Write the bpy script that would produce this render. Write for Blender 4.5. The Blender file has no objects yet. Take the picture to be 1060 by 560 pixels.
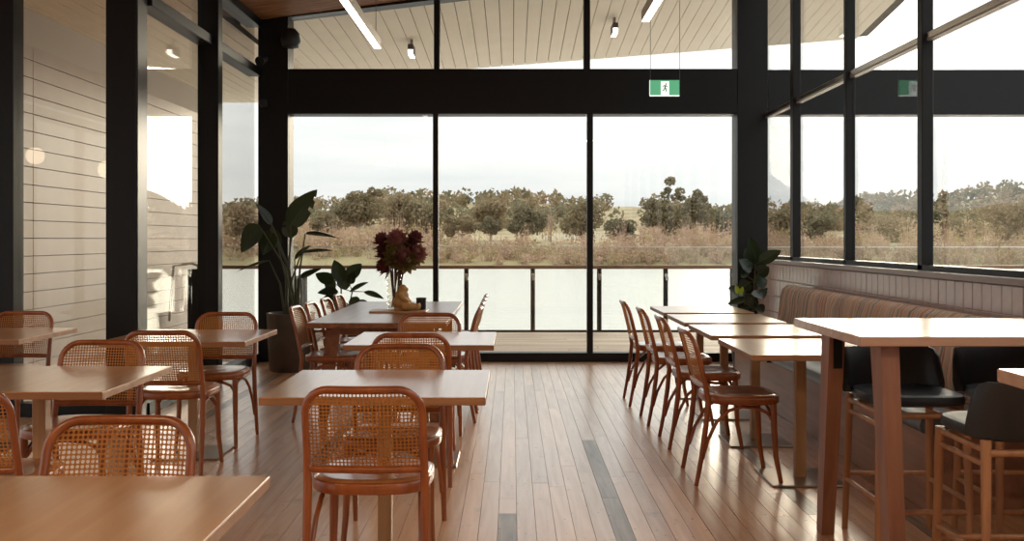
import bpy, bmesh, math, random
from mathutils import Vector, Matrix, noise

random.seed(7)
R = math.radians
PI = math.pi
scene = bpy.context.scene
COL = scene.collection

# ------------------------------------------------------------------ camera
FPX = 1030.0            # focal length in pixels of the 1060 px wide frame
EYE = 1.30
HX, HY = 530.0, 248.0   # vanishing point in the photograph
cam_d = bpy.data.cameras.new('camera')
cam = bpy.data.objects.new('camera', cam_d)
COL.objects.link(cam)
cam.location = (0, 0, EYE)
cam.rotation_euler = (R(90), 0, 0)
cam_d.sensor_width = 36.0
cam_d.lens = 36.0 * FPX / 1060.0
cam_d.shift_y = -(280.0 - HY) / 1060.0
cam_d.clip_end = 2000
scene.camera = cam


def P(px, py, d):
    """point seen at a photo pixel, at a depth d that comes from what it stands on"""
    return Vector(((px - HX) / FPX * d, d, EYE + (HY - py) / FPX * d))


# ------------------------------------------------------------------ world, sun, exposure
SUN_DIR = Vector(((930 - HX) / FPX, 1.0, (HY - 30) / FPX)).normalized()
world = bpy.data.worlds.new('overcast_sky')
scene.world = world
world.use_nodes = True
wn = world.node_tree.nodes
wl = world.node_tree.links
wn.clear()


def WN(t, **kw):
    n = wn.new(t)
    for k, v in kw.items():
        setattr(n, k, v)
    return n


w_out = WN('ShaderNodeOutputWorld')
w_bg = WN('ShaderNodeBackground')
w_tc = WN('ShaderNodeTexCoord')
w_map = WN('ShaderNodeMapping')
w_map.inputs['Scale'].default_value = (1.6, 1.6, 13.0)
w_noise = WN('ShaderNodeTexNoise')
w_noise.inputs['Scale'].default_value = 1.5
w_noise.inputs['Detail'].default_value = 6
w_noise.inputs['Roughness'].default_value = 0.55
w_ramp = WN('ShaderNodeValToRGB')
w_ramp.color_ramp.elements[0].position = 0.36
w_ramp.color_ramp.elements[0].color = (0.39, 0.405, 0.412, 1)
w_ramp.color_ramp.elements[1].position = 0.62
w_ramp.color_ramp.elements[1].color = (0.485, 0.485, 0.472, 1)
wl.new(w_tc.outputs['Generated'], w_map.inputs['Vector'])
wl.new(w_map.outputs[0], w_noise.inputs['Vector'])
wl.new(w_noise.outputs['Fac'], w_ramp.inputs['Fac'])
# veiled sun: the cloud brightens smoothly around the sun's place
w_dot = WN('ShaderNodeVectorMath', operation='DOT_PRODUCT')
w_dot.inputs[1].default_value = SUN_DIR
wl.new(w_tc.outputs['Generated'], w_dot.inputs[0])
w_mx = WN('ShaderNodeMath', operation='MAXIMUM')
w_mx.inputs[1].default_value = 0.0
wl.new(w_dot.outputs['Value'], w_mx.inputs[0])


def glow(power, amount):
    p = WN('ShaderNodeMath', operation='POWER')
    p.inputs[1].default_value = power
    wl.new(w_mx.outputs[0], p.inputs[0])
    m = WN('ShaderNodeMath', operation='MULTIPLY')
    m.inputs[1].default_value = amount
    wl.new(p.outputs[0], m.inputs[0])
    return m


g1, g2 = glow(700, 1.5), glow(25, 0.10)
w_add = WN('ShaderNodeMath', operation='ADD')
wl.new(g1.outputs[0], w_add.inputs[0])
wl.new(g2.outputs[0], w_add.inputs[1])
w_gc = WN('ShaderNodeVectorMath', operation='SCALE')
w_gc.inputs[0].default_value = (1.0, 0.93, 0.82)
wl.new(w_add.outputs[0], w_gc.inputs['Scale'])
w_sum = WN('ShaderNodeVectorMath', operation='ADD')
# overcast sky: brightness grows with elevation, 1 + 2 sin(elevation)
w_sep = WN('ShaderNodeSeparateXYZ')
wl.new(w_tc.outputs['Generated'], w_sep.inputs[0])
w_up = WN('ShaderNodeMath', operation='MAXIMUM')
w_up.inputs[1].default_value = 0.0
wl.new(w_sep.outputs['Z'], w_up.inputs[0])
w_cie = WN('ShaderNodeMath', operation='MULTIPLY_ADD')
w_cie.inputs[1].default_value = 2.0
w_cie.inputs[2].default_value = 1.0
wl.new(w_up.outputs[0], w_cie.inputs[0])
w_dome = WN('ShaderNodeVectorMath', operation='SCALE')
wl.new(w_ramp.outputs['Color'], w_dome.inputs[0])
wl.new(w_cie.outputs[0], w_dome.inputs['Scale'])
wl.new(w_dome.outputs[0], w_sum.inputs[0])
wl.new(w_gc.outputs[0], w_sum.inputs[1])
wl.new(w_sum.outputs[0], w_bg.inputs['Color'])
w_bg.inputs['Strength'].default_value = 0.98
wl.new(w_bg.outputs[0], w_out.inputs['Surface'])

sun_d = bpy.data.lights.new('veiled_sun', 'SUN')
sun_d.energy = 0.9
sun_d.angle = R(20)
sun_d.color = (1.0, 0.86, 0.66)
sun = bpy.data.objects.new('veiled_sun', sun_d)
COL.objects.link(sun)
sun.rotation_euler = SUN_DIR.to_track_quat('Z', 'Y').to_euler()
sun.location = (6, 16, 6)

scene.view_settings.view_transform = 'Standard'
scene.view_settings.look = 'None'
scene.view_settings.gamma = 1.0
scene.view_settings.use_curve_mapping = False
scene.view_settings.exposure = 1.08
scene.cycles.max_bounces = 10
scene.cycles.diffuse_bounces = 5
scene.cycles.glossy_bounces = 4
scene.cycles.transmission_bounces = 8
scene.cycles.transparent_max_bounces = 24
scene.cycles.sample_clamp_indirect = 6.0
scene.cycles.use_denoising = True


# ------------------------------------------------------------------ materials
def new_mat(name):
    m = bpy.data.materials.new(name)
    m.use_nodes = True
    nt = m.node_tree
    b = nt.nodes['Principled BSDF']
    return m, nt.nodes, nt.links, b


def plain(name, col, rough=0.5, metal=0.0, var=0.0, scale=40.0, bump=0.0, spec=0.5, coat=0.0):
    m, n, l, b = new_mat(name)
    b.inputs['Roughness'].default_value = rough
    b.inputs['Metallic'].default_value = metal
    b.inputs['Specular IOR Level'].default_value = spec
    b.inputs['Coat Weight'].default_value = coat
    b.inputs['Coat Roughness'].default_value = 0.2
    b.inputs['Base Color'].default_value = (*col, 1)
    if var or bump:
        tc = n.new('ShaderNodeTexCoord')
        no = n.new('ShaderNodeTexNoise')
        no.inputs['Scale'].default_value = scale
        no.inputs['Detail'].default_value = 4
        l.new(tc.outputs['Object'], no.inputs['Vector'])
        if var:
            r = n.new('ShaderNodeValToRGB')
            r.color_ramp.elements[0].position = 0.3
            r.color_ramp.elements[1].position = 0.7
            r.color_ramp.elements[0].color = (*[c * (1 - var) for c in col], 1)
            r.color_ramp.elements[1].color = (*[min(1, c * (1 + var)) for c in col], 1)
            l.new(no.outputs['Fac'], r.inputs['Fac'])
            l.new(r.outputs['Color'], b.inputs['Base Color'])
        if bump:
            bp = n.new('ShaderNodeBump')
            bp.inputs['Strength'].default_value = bump
            bp.inputs['Distance'].default_value = 0.01
            l.new(no.outputs['Fac'], bp.inputs['Height'])
            l.new(bp.outputs['Normal'], b.inputs['Normal'])
    return m


def wood(name, dark, light, axis=1, rough=0.4, coat=0.0, scale=1.0, per_object=0.0, bump=0.03, knots=0.0, spec=0.5, crough=0.22, cior=1.5):
    """grain along an axis of the object; per_object shifts tone from piece to piece"""
    m, n, l, b = new_mat(name)
    tc = n.new('ShaderNodeTexCoord')
    oi = n.new('ShaderNodeObjectInfo')
    mp = n.new('ShaderNodeMapping')
    s = [26.0 * scale] * 3
    s[axis] = 1.6 * scale
    mp.inputs['Scale'].default_value = s
    sh = n.new('ShaderNodeVectorMath')
    sh.operation = 'SCALE'
    sh.inputs[0].default_value = (37.0, 53.0, 71.0)
    l.new(oi.outputs['Random'], sh.inputs['Scale'])
    ad = n.new('ShaderNodeVectorMath')
    l.new(tc.outputs['Object'], ad.inputs[0])
    l.new(sh.outputs[0], ad.inputs[1])
    l.new(ad.outputs[0], mp.inputs['Vector'])
    no = n.new('ShaderNodeTexNoise')
    no.inputs['Scale'].default_value = 1.0
    no.inputs['Detail'].default_value = 5
    no.inputs['Distortion'].default_value = 0.6
    l.new(mp.outputs[0], no.inputs['Vector'])
    r = n.new('ShaderNodeValToRGB')
    r.color_ramp.elements[0].position = 0.32
    r.color_ramp.elements[0].color = (*dark, 1)
    r.color_ramp.elements[1].position = 0.68
    r.color_ramp.elements[1].color = (*light, 1)
    l.new(no.outputs['Fac'], r.inputs['Fac'])
    out = r.outputs['Color']
    if per_object:
        hs = n.new('ShaderNodeHueSaturation')
        mr = n.new('ShaderNodeMapRange')
        mr.inputs['To Min'].default_value = 1 - per_object
        mr.inputs['To Max'].default_value = 1 + per_object
        l.new(oi.outputs['Random'], mr.inputs['Value'])
        l.new(mr.outputs[0], hs.inputs['Value'])
        l.new(out, hs.inputs['Color'])
        out = hs.outputs['Color']
    if knots:
        kn = n.new('ShaderNodeTexNoise')
        kn.inputs['Scale'].default_value = 5.0
        kn.inputs['Detail'].default_value = 6
        kn.inputs['Roughness'].default_value = 0.7
        l.new(ad.outputs[0], kn.inputs['Vector'])
        kr = n.new('ShaderNodeValToRGB')
        kr.color_ramp.elements[0].position = 0.62
        kr.color_ramp.elements[0].color = (1, 1, 1, 1)
        kr.color_ramp.elements[1].position = 0.74
        kr.color_ramp.elements[1].color = (1 - knots, 1 - knots, 1 - knots, 1)
        l.new(kn.outputs['Fac'], kr.inputs['Fac'])
        mu = n.new('ShaderNodeMix')
        mu.data_type = 'RGBA'
        mu.blend_type = 'MULTIPLY'
        mu.inputs['Factor'].default_value = 1.0
        l.new(out, mu.inputs['A'])
        l.new(kr.outputs['Color'], mu.inputs['B'])
        out = mu.outputs['Result']
        sk = n.new('ShaderNodeTexNoise')
        sk.inputs['Scale'].default_value = 38.0
        sk.inputs['Detail'].default_value = 2
        l.new(ad.outputs[0], sk.inputs['Vector'])
        sr_ = n.new('ShaderNodeValToRGB')
        sr_.color_ramp.elements[0].position = 0.70
        sr_.color_ramp.elements[0].color = (1, 1, 1, 1)
        sr_.color_ramp.elements[1].position = 0.76
        sr_.color_ramp.elements[1].color = (0.25, 0.2, 0.17, 1)
        l.new(sk.outputs['Fac'], sr_.inputs['Fac'])
        m2 = n.new('ShaderNodeMix')
        m2.data_type = 'RGBA'
        m2.blend_type = 'MULTIPLY'
        m2.inputs['Factor'].default_value = 1.0
        l.new(out, m2.inputs['A'])
        l.new(sr_.outputs['Color'], m2.inputs['B'])
        out = m2.outputs['Result']
    l.new(out, b.inputs['Base Color'])
    b.inputs['Roughness'].default_value = rough
    b.inputs['Specular IOR Level'].default_value = spec
    b.inputs['Coat Weight'].default_value = coat
    b.inputs['Coat Roughness'].default_value = crough
    b.inputs['Coat IOR'].default_value = cior
    if bump:
        bp = n.new('ShaderNodeBump')
        bp.inputs['Strength'].default_value = bump
        bp.inputs['Distance'].default_value = 0.01
        l.new(no.outputs['Fac'], bp.inputs['Height'])
        l.new(bp.outputs['Normal'], b.inputs['Normal'])
    return m


def glass_mat(name, tint=(1, 1, 1), gain=1.0, base=0.04):
    m, n, l, b = new_mat(name)
    n.remove(b)
    out = n['Material Output']
    tr = n.new('ShaderNodeBsdfTransparent')
    tr.inputs['Color'].default_value = (*tint, 1)
    gl = n.new('ShaderNodeBsdfGlossy')
    gl.inputs['Roughness'].default_value = 0.0
    lw = n.new('ShaderNodeLayerWeight')
    lw.inputs['Blend'].default_value = 0.5
    pw = n.new('ShaderNodeMath')
    pw.operation = 'POWER'
    pw.inputs[1].default_value = 5.0
    l.new(lw.outputs['Facing'], pw.inputs[0])
    ma = n.new('ShaderNodeMath')
    ma.operation = 'MULTIPLY_ADD'
    ma.inputs[1].default_value = (1 - base) * gain
    ma.inputs[2].default_value = base
    l.new(pw.outputs[0], ma.inputs[0])
    mi = n.new('ShaderNodeMixShader')
    l.new(ma.outputs[0], mi.inputs['Fac'])
    l.new(tr.outputs[0], mi.inputs[1])
    l.new(gl.outputs[0], mi.inputs[2])
    l.new(mi.outputs[0], out.inputs['Surface'])
    return m


def emit_mat(name, col, strength):
    m, n, l, b = new_mat(name)
    b.inputs['Base Color'].default_value = (*col, 1)
    b.inputs['Emission Color'].default_value = (*col, 1)
    b.inputs['Emission Strength'].default_value = strength
    return m


def translucent_mat(name, col, tcol, fac, rough=0.5, var=0.0):
    m, n, l, b = new_mat(name)
    out = n['Material Output']
    b.inputs['Base Color'].default_value = (*col, 1)
    b.inputs['Roughness'].default_value = rough
    t = n.new('ShaderNodeBsdfTranslucent')
    t.inputs['Color'].default_value = (*tcol, 1)
    if var:
        oi = n.new('ShaderNodeObjectInfo')
        hs = n.new('ShaderNodeHueSaturation')
        mr = n.new('ShaderNodeMapRange')
        mr.inputs['To Min'].default_value = 1 - var
        mr.inputs['To Max'].default_value = 1 + var
        l.new(oi.outputs['Random'], mr.inputs['Value'])
        l.new(mr.outputs[0], hs.inputs['Value'])
        hs.inputs['Color'].default_value = (*col, 1)
        l.new(hs.outputs['Color'], b.inputs['Base Color'])
    mi = n.new('ShaderNodeMixShader')
    mi.inputs['Fac'].default_value = fac
    l.new(b.outputs[0], mi.inputs[1])
    l.new(t.outputs[0], mi.inputs[2])
    l.new(mi.outputs[0], out.inputs['Surface'])
    return m


M = {}
M['steel'] = plain('dark_powdercoat', (0.005, 0.0046, 0.0052), 0.45, var=0.15, scale=6, spec=0.3)
M['steel_satin'] = plain('satin_steel_post_side', (0.05, 0.045, 0.045), 0.35)
M['glass'] = glass_mat('clear_window_glass', (0.97, 0.98, 0.97))
M['glass_left'] = glass_mat('window_glass_warm', (0.97, 0.965, 0.94), 0.75, 0.045)
M['rail_glass'] = glass_mat('balustrade_glass', (0.96, 0.975, 0.96), 0.7)
M['floor_sub'] = plain('floor_gap_dark', (0.02, 0.012, 0.008), 0.8)
M['plank'] = wood('recycled_floor_timber', (0.62, 0.315, 0.155), (0.80, 0.475, 0.275), 1, 0.36, 1.0, 0.9, 0.18, 0.02, 0.4, 0.8, 0.26, 1.6)
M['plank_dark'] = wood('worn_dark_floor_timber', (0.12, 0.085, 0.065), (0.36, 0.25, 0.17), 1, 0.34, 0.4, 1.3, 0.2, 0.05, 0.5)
M['deck'] = wood('weathered_deck_timber', (0.36, 0.26, 0.18), (0.58, 0.45, 0.34), 0, 0.6, 0, 0.7, 0.28, 0.05)
M['ceiling'] = wood('brown_fibre_ceiling', (0.16, 0.062, 0.018), (0.42, 0.185, 0.06), 0, 0.7, 0, 1.0, 0, 0.1)
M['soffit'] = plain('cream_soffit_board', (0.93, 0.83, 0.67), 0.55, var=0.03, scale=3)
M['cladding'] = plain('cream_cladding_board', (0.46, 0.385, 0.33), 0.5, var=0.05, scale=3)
M['cladding_band'] = plain('shaded_cove_band', (0.42, 0.34, 0.26), 0.5)  # darker tone puts the shade of the cove into the colour
M['gap'] = plain('dark_board_gap', (0.03, 0.02, 0.015), 0.8)
M['plaster'] = plain('warm_plaster', (0.55, 0.45, 0.36), 0.8, var=0.05, scale=4)
M['tile'] = plain('mauve_glazed_tile', (0.58, 0.475, 0.465), 0.18, var=0.07, scale=9)
M['grout'] = plain('pale_grout', (0.78, 0.70, 0.68), 0.8)
M['sill'] = plain('mauve_stone_ledge', (0.30, 0.25, 0.25), 0.35)
M['laminate'] = wood('oak_table_top', (0.54, 0.265, 0.11), (0.66, 0.355, 0.165), 1, 0.30, 1.0, 0.8, 0.05, 0.0, 0, 0.6, 0.17, 1.55)
M['laminate_x'] = wood('oak_table_top_cross', (0.50, 0.24, 0.105), (0.64, 0.34, 0.165), 0, 0.36, 0.12, 0.8, 0.05, 0.0)
M['edge'] = wood('oak_edge', (0.26, 0.11, 0.045), (0.36, 0.17, 0.075), 0, 0.45, 0, 0.8)
M['table_dark'] = wood('dark_stained_table', (0.15, 0.05, 0.022), (0.28, 0.105, 0.045), 1, 0.28, 0.3, 0.7)
M['post_wood'] = wood('tan_table_post', (0.36, 0.19, 0.085), (0.48, 0.27, 0.13), 2, 0.45)
M['base_plate'] = plain('bronze_base_plate', (0.30, 0.22, 0.16), 0.3, 0.7)
M['chair'] = wood('bentwood_beech', (0.21, 0.048, 0.008), (0.33, 0.085, 0.016), 2, 0.32, 0.3, 0.8, 0.10, 0.0)
M['chair_seat'] = wood('bentwood_seat_ply', (0.38, 0.13, 0.038), (0.52, 0.21, 0.075), 1, 0.28, 1.0, 0.8, 0.08, 0.0, 0, 0.8, 0.18, 1.6)
M['cane'] = translucent_mat('woven_cane', (0.38, 0.135, 0.025), (0.52, 0.19, 0.038), 0.35, 0.5)
M['bar_wood'] = wood('bar_table_timber', (0.22, 0.085, 0.045), (0.33, 0.145, 0.08), 2, 0.4, 0.1, 0.7)
M['bar_top'] = wood('bar_table_top_timber', (0.44, 0.24, 0.15), (0.58, 0.35, 0.23), 0, 0.28, 0.8, 0.7, 0, 0.0, 0, 0.8, 0.18, 1.5)
M['stool_wood'] = wood('stool_ash', (0.38, 0.17, 0.075), (0.52, 0.26, 0.12), 2, 0.4, 0.1, 0.8)
M['leather'] = plain('black_leather', (0.014, 0.015, 0.018), 0.38, bump=0.08, scale=90)
M['seat_vinyl'] = plain('slate_vinyl', (0.11, 0.125, 0.135), 0.32, var=0.1, scale=8)
M['bench_wood'] = wood('bench_front_timber', (0.30, 0.15, 0.09), (0.42, 0.22, 0.135), 1, 0.45, 0.1, 0.6)
M['pot'] = plain('brown_stoneware', (0.075, 0.055, 0.042), 0.55, var=0.12, scale=12)
M['pot_black'] = plain('black_pot', (0.02, 0.02, 0.02), 0.5)
M['soil'] = plain('soil', (0.03, 0.02, 0.013), 0.9, var=0.4, scale=60, bump=0.5)
M['leaf'] = translucent_mat('dark_green_leaf', (0.012, 0.022, 0.009), (0.03, 0.06, 0.012), 0.15, 0.32, 0.3)
M['leaf_big'] = translucent_mat('banana_leaf', (0.012, 0.018, 0.007), (0.035, 0.05, 0.012), 0.15, 0.35, 0.3)
M['leaf_new'] = translucent_mat('young_yellow_green_leaf', (0.30, 0.36, 0.03), (0.4, 0.5, 0.05), 0.35, 0.4)
M['stem'] = plain('green_stem', (0.05, 0.055, 0.022), 0.5)
M['petal'] = translucent_mat('burgundy_petal', (0.10, 0.022, 0.024), (0.16, 0.03, 0.03), 0.25, 0.6, 0.5)
M['petal_pink'] = translucent_mat('dusky_pink_petal', (0.24, 0.085, 0.07), (0.3, 0.1, 0.08), 0.25, 0.6, 0.2)
M['petal_green'] = translucent_mat('olive_petal', (0.17, 0.12, 0.03), (0.25, 0.18, 0.05), 0.25, 0.6, 0.2)
M['flower_stem'] = plain('brown_flower_stem', (0.085, 0.03, 0.02), 0.6)
M['clay'] = plain('ochre_clay', (0.40, 0.20, 0.055), 0.5, var=0.12, scale=30)
M['cup'] = plain('black_cup', (0.015, 0.015, 0.016), 0.35)
M['board'] = wood('pale_serving_board', (0.38, 0.20, 0.10), (0.52, 0.30, 0.16), 0, 0.45)
M['alu'] = plain('anodised_light_body', (0.36, 0.30, 0.25), 0.4, 0.4)
M['alu_dark'] = plain('dark_light_body', (0.08, 0.07, 0.065), 0.4)
M['diffuser'] = emit_mat('warm_white_diffuser', (1.0, 0.93, 0.80), 3.0)
M['wire'] = plain('steel_wire', (0.10, 0.10, 0.10), 0.4, 0.5)
M['sign_green'] = emit_mat('exit_sign_green', (0.10, 0.40, 0.21), 0.35)
M['sign_white'] = emit_mat('exit_sign_white', (0.85, 0.9, 0.85), 0.45)
M['sign_fig'] = plain('exit_sign_dark_figure', (0.06, 0.20, 0.12), 0.5)
M['plastic'] = plain('black_plastic', (0.01, 0.01, 0.01), 0.5)
M['chrome'] = plain('brushed_metal', (0.6, 0.58, 0.55), 0.25, 1.0)
M['handrail'] = wood('handrail_timber', (0.16, 0.085, 0.05), (0.26, 0.15, 0.09), 0, 0.5)
M['trunk'] = plain('pale_gum_bark', (0.34, 0.27, 0.21), 0.8, var=0.25, scale=2)
M['white_paint'] = plain('white_paint', (0.75, 0.72, 0.66), 0.6)
M['grass'] = plain('dry_bank_grass', (0.25, 0.20, 0.10), 0.9, var=0.35, scale=0.12)
M['hill'] = plain('dry_hill', (0.26, 0.20, 0.125), 0.9, var=0.25, scale=0.05)
GUM = []
for i, c in enumerate([(0.19, 0.155, 0.085), (0.22, 0.17, 0.095), (0.155, 0.14, 0.082), (0.26, 0.19, 0.115)]):
    GUM.append(translucent_mat('gum_foliage_%s' % 'abcd'[i], c, tuple(x * 1.5 for x in c), 0.25, 0.8))
SCRUB = []
for i, c in enumerate([(0.38, 0.26, 0.17), (0.32, 0.25, 0.14), (0.42, 0.29, 0.21), (0.34, 0.27, 0.12)]):
    SCRUB.append(translucent_mat('scrub_%s' % 'abcd'[i], c, tuple(x * 1.4 for x in c), 0.25, 0.9))

# banquette fabric: many coloured wavy stripes that run up the backrest
m, n, l, b = new_mat('striped_banquette_fabric')
tc = n.new('ShaderNodeTexCoord')
wob = n.new('ShaderNodeTexNoise')
wob.inputs['Scale'].default_value = 3.0
l.new(tc.outputs['Object'], wob.inputs['Vector'])
sp = n.new('ShaderNodeSeparateXYZ')
l.new(tc.outputs['Object'], sp.inputs[0])
ma = n.new('ShaderNodeMath')
ma.operation = 'MULTIPLY_ADD'
l.new(wob.outputs['Fac'], ma.inputs[0])
ma.inputs[1].default_value = 0.22
l.new(sp.outputs['Y'], ma.inputs[2])
sc_ = n.new('ShaderNodeMath')
sc_.operation = 'MULTIPLY'
sc_.inputs[1].default_value = 24.0
l.new(ma.outputs[0], sc_.inputs[0])
wn1 = n.new('ShaderNodeTexNoise')
wn1.noise_dimensions = '1D'
wn1.inputs['Scale'].default_value = 1.0
wn1.inputs['Detail'].default_value = 2
l.new(sc_.outputs[0], wn1.inputs['W'])
rp = n.new('ShaderNodeValToRGB')
rp.color_ramp.interpolation = 'CONSTANT'
els = rp.color_ramp.elements
stops = [(0.0, (0.17, 0.21, 0.21)), (0.36, (0.26, 0.30, 0.28)), (0.41, (0.66, 0.50, 0.38)), (0.45, (0.50, 0.20, 0.11)),
         (0.485, (0.68, 0.55, 0.43)), (0.52, (0.60, 0.32, 0.17)), (0.555, (0.30, 0.34, 0.32)), (0.59, (0.62, 0.43, 0.30)), (0.65, (0.42, 0.15, 0.11))]
els[0].position, els[0].color = 0.0, (*stops[0][1], 1)
els[1].position, els[1].color = stops[1][0], (*stops[1][1], 1)
for p_, c_ in stops[2:]:
    e = els.new(p_)
    e.color = (*c_, 1)
l.new(wn1.outputs['Fac'], rp.inputs['Fac'])
l.new(rp.outputs['Color'], b.inputs['Base Color'])
b.inputs['Roughness'].default_value = 0.8
M['stripes'] = m

# lake: silvery rippled water
m, n, l, b = new_mat('silver_lake_water')
b.inputs['Base Color'].default_value = (0.50, 0.475, 0.43, 1)
b.inputs['Roughness'].default_value = 0.32
b.inputs['IOR'].default_value = 1.33
b.inputs['Specular IOR Level'].default_value = 1.0
tc = n.new('ShaderNodeTexCoord')
mp = n.new('ShaderNodeMapping')
mp.inputs['Scale'].default_value = (0.5, 1.6, 1)
no = n.new('ShaderNodeTexNoise')
no.inputs['Scale'].default_value = 1.0
no.inputs['Detail'].default_value = 4
l.new(tc.outputs['Object'], mp.inputs[0])
l.new(mp.outputs[0], no.inputs['Vector'])
bp = n.new('ShaderNodeBump')
bp.inputs['Strength'].default_value = 0.5
bp.inputs['Distance'].default_value = 0.35
l.new(no.outputs['Fac'], bp.inputs['Height'])
l.new(bp.outputs['Normal'], b.inputs['Normal'])
M['water'] = m


# ------------------------------------------------------------------ mesh helpers
class MB:
    def __init__(s):
        s.v, s.f, s.m = [], [], []

    def add(s, verts, faces, mi=0):
        o = len(s.v)
        s.v += [tuple(v) for v in verts]
        s.f += [tuple(i + o for i in f) for f in faces]
        s.m += [mi] * len(faces)
        return s

    def box(s, x0, x1, y0, y1, z0, z1, mi=0):
        v = [(x, y, z) for x in (x0, x1) for y in (y0, y1) for z in (z0, z1)]
        f = [(0, 1, 3, 2), (4, 6, 7, 5), (0, 4, 5, 1), (2, 3, 7, 6), (0, 2, 6, 4), (1, 5, 7, 3)]
        return s.add(v, f, mi)

    def bbox(s, x0, x1, y0, y1, z0, z1, b=0.004, mi=0):
        """box with chamfered top and bottom rims and corners"""
        def ring(z, i):
            a0, a1, c0, c1 = x0 + i, x1 - i, y0 + i, y1 - i
            k = b
            return [(a0 + k, c0, z), (a1 - k, c0, z), (a1, c0 + k, z), (a1, c1 - k, z), (a1 - k, c1, z), (a0 + k, c1, z), (a0, c1 - k, z), (a0, c0 + k, z)]
        v = ring(z0, b) + ring(z0 + b, 0) + ring(z1 - b, 0) + ring(z1, b)
        f = [tuple(range(7, -1, -1)), tuple(range(24, 32))]
        for r in range(3):
            for i in range(8):
                j = (i + 1) % 8
                f.append((r * 8 + i, r * 8 + j, r * 8 + 8 + j, r * 8 + 8 + i))
        return s.add(v, f, mi)

    def tube(s, pts, rad, n=8, closed=False, caps=True, mi=0, flat=1.0, up=None):
        pts = [Vector(p) for p in pts]
        k = len(pts)
        if not hasattr(rad, '__len__'):
            rad = [rad] * k
        tang = []
        for i in range(k):
            a = pts[(i - 1) % k] if (closed or i > 0) else pts[i]
            c = pts[(i + 1) % k] if (closed or i < k - 1) else pts[i]
            t = (c - a)
            tang.append(t.normalized() if t.length > 1e-9 else Vector((0, 0, 1)))
        ref = Vector(up) if up else (Vector((0, 0, 1)) if abs(tang[0].z) < 0.9 else Vector((1, 0, 0)))
        nrm = (ref - tang[0] * ref.dot(tang[0])).normalized()
        vs = []
        for i in range(k):
            nrm = (nrm - tang[i] * nrm.dot(tang[i]))
            nrm = nrm.normalized() if nrm.length > 1e-6 else tang[i].orthogonal().normalized()
            bi = tang[i].cross(nrm)
            for j in range(n):
                a = 2 * PI * j / n
                vs.append(pts[i] + nrm * (math.cos(a) * rad[i]) + bi * (math.sin(a) * rad[i] * flat))
        fs = []
        for i in range(k if closed else k - 1):
            i2 = (i + 1) % k
            for j in range(n):
                j2 = (j + 1) % n
                fs.append((i * n + j, i * n + j2, i2 * n + j2, i2 * n + j))
        if caps and not closed:
            fs.append(tuple(range(n - 1, -1, -1)))
            fs.append(tuple(range((k - 1) * n, k * n)))
        return s.add(vs, fs, mi)

    def lathe(s, prof, cx=0, cy=0, n=24, mi=0):
        vs, fs = [], []
        k = len(prof)
        for r, z in prof:
            for j in range(n):
                a = 2 * PI * j / n
                vs.append((cx + math.cos(a) * r, cy + math.sin(a) * r, z))
        for i in range(k - 1):
            for j in range(n):
                j2 = (j + 1) % n
                fs.append((i * n + j, i * n + j2, (i + 1) * n + j2, (i + 1) * n + j))
        fs.append(tuple(range(n - 1, -1, -1)))
        fs.append(tuple(range((k - 1) * n, k * n)))
        return s.add(vs, fs, mi)

    def ball(s, c, r, seg=12, rings=8, mi=0, rot=None):
        c = Vector(c)
        r = Vector(r) if hasattr(r, '__len__') else Vector((r, r, r))
        vs, fs = [], []
        for i in range(rings + 1):
            th = PI * i / rings
            for j in range(seg):
                a = 2 * PI * j / seg
                p = Vector((r.x * math.sin(th) * math.cos(a), r.y * math.sin(th) * math.sin(a), r.z * math.cos(th)))
                if rot:
                    p.rotate(rot)
                vs.append(c + p)
        for i in range(rings):
            for j in range(seg):
                j2 = (j + 1) % seg
                fs.append((i * seg + j, (i + 1) * seg + j, (i + 1) * seg + j2, i * seg + j2))
        return s.add(vs, fs, mi)

    def outline(s, pts, z0, z1, b=0.0, mi=0):
        """extruded outline (counter-clockwise), optionally with a chamfer"""
        k = len(pts)
        c = Vector((sum(p[0] for p in pts) / k, sum(p[1] for p in pts) / k))

        def ring(z, i):
            out = []
            for p in pts:
                d = Vector(p[:2]) - c
                q = c + d * (1 - i / max(d.length, 1e-6))
                out.append((q.x, q.y, z))
            return out
        rs = [(z0, b), (z0 + b, 0), (z1 - b, 0), (z1, b)] if b else [(z0, 0), (z1, 0)]
        vs = []
        for z, i in rs:
            vs += ring(z, i)
        fs = [tuple(range(k - 1, -1, -1)), tuple(range((len(rs) - 1) * k, len(rs) * k))]
        for r in range(len(rs) - 1):
            for i in range(k):
                j = (i + 1) % k
                fs.append((r * k + i, r * k + j, (r + 1) * k + j, (r + 1) * k + i))
        return s.add(vs, fs, mi)

    def mesh(s, name, mats, smooth=False):
        me = bpy.data.meshes.new(name)
        me.from_pydata(s.v, [], s.f)
        for mm in (mats if isinstance(mats, (list, tuple)) else [mats]):
            me.materials.append(mm)
        me.polygons.foreach_set('material_index', s.m)
        if smooth:
            me.polygons.foreach_set('use_smooth', [True] * len(me.polygons))
        me.update()
        if smooth:
            try:
                me.set_sharp_from_angle(angle=R(50))
            except Exception:
                pass
        return me

    def build(s, name, mats, parent=None, smooth=False, loc=None, rotz=None):
        o = bpy.data.objects.new(name, s.mesh(name, mats, smooth))
        COL.objects.link(o)
        if parent:
            o.parent = parent
        if loc is not None:
            o.location = loc
        if rotz is not None:
            o.rotation_euler = (0, 0, rotz)
        return o


def tag(o, label=None, cat=None, group=None, kind=None):
    for k, v in (('label', label), ('category', cat), ('group', group), ('kind', kind)):
        if v:
            o[k] = v
    return o


def empty(name, loc=(0, 0, 0), rotz=0.0):
    o = bpy.data.objects.new(name, None)
    o.empty_display_size = 0.1
    COL.objects.link(o)
    o.location = loc
    o.rotation_euler = (0, 0, rotz)
    return o


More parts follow.
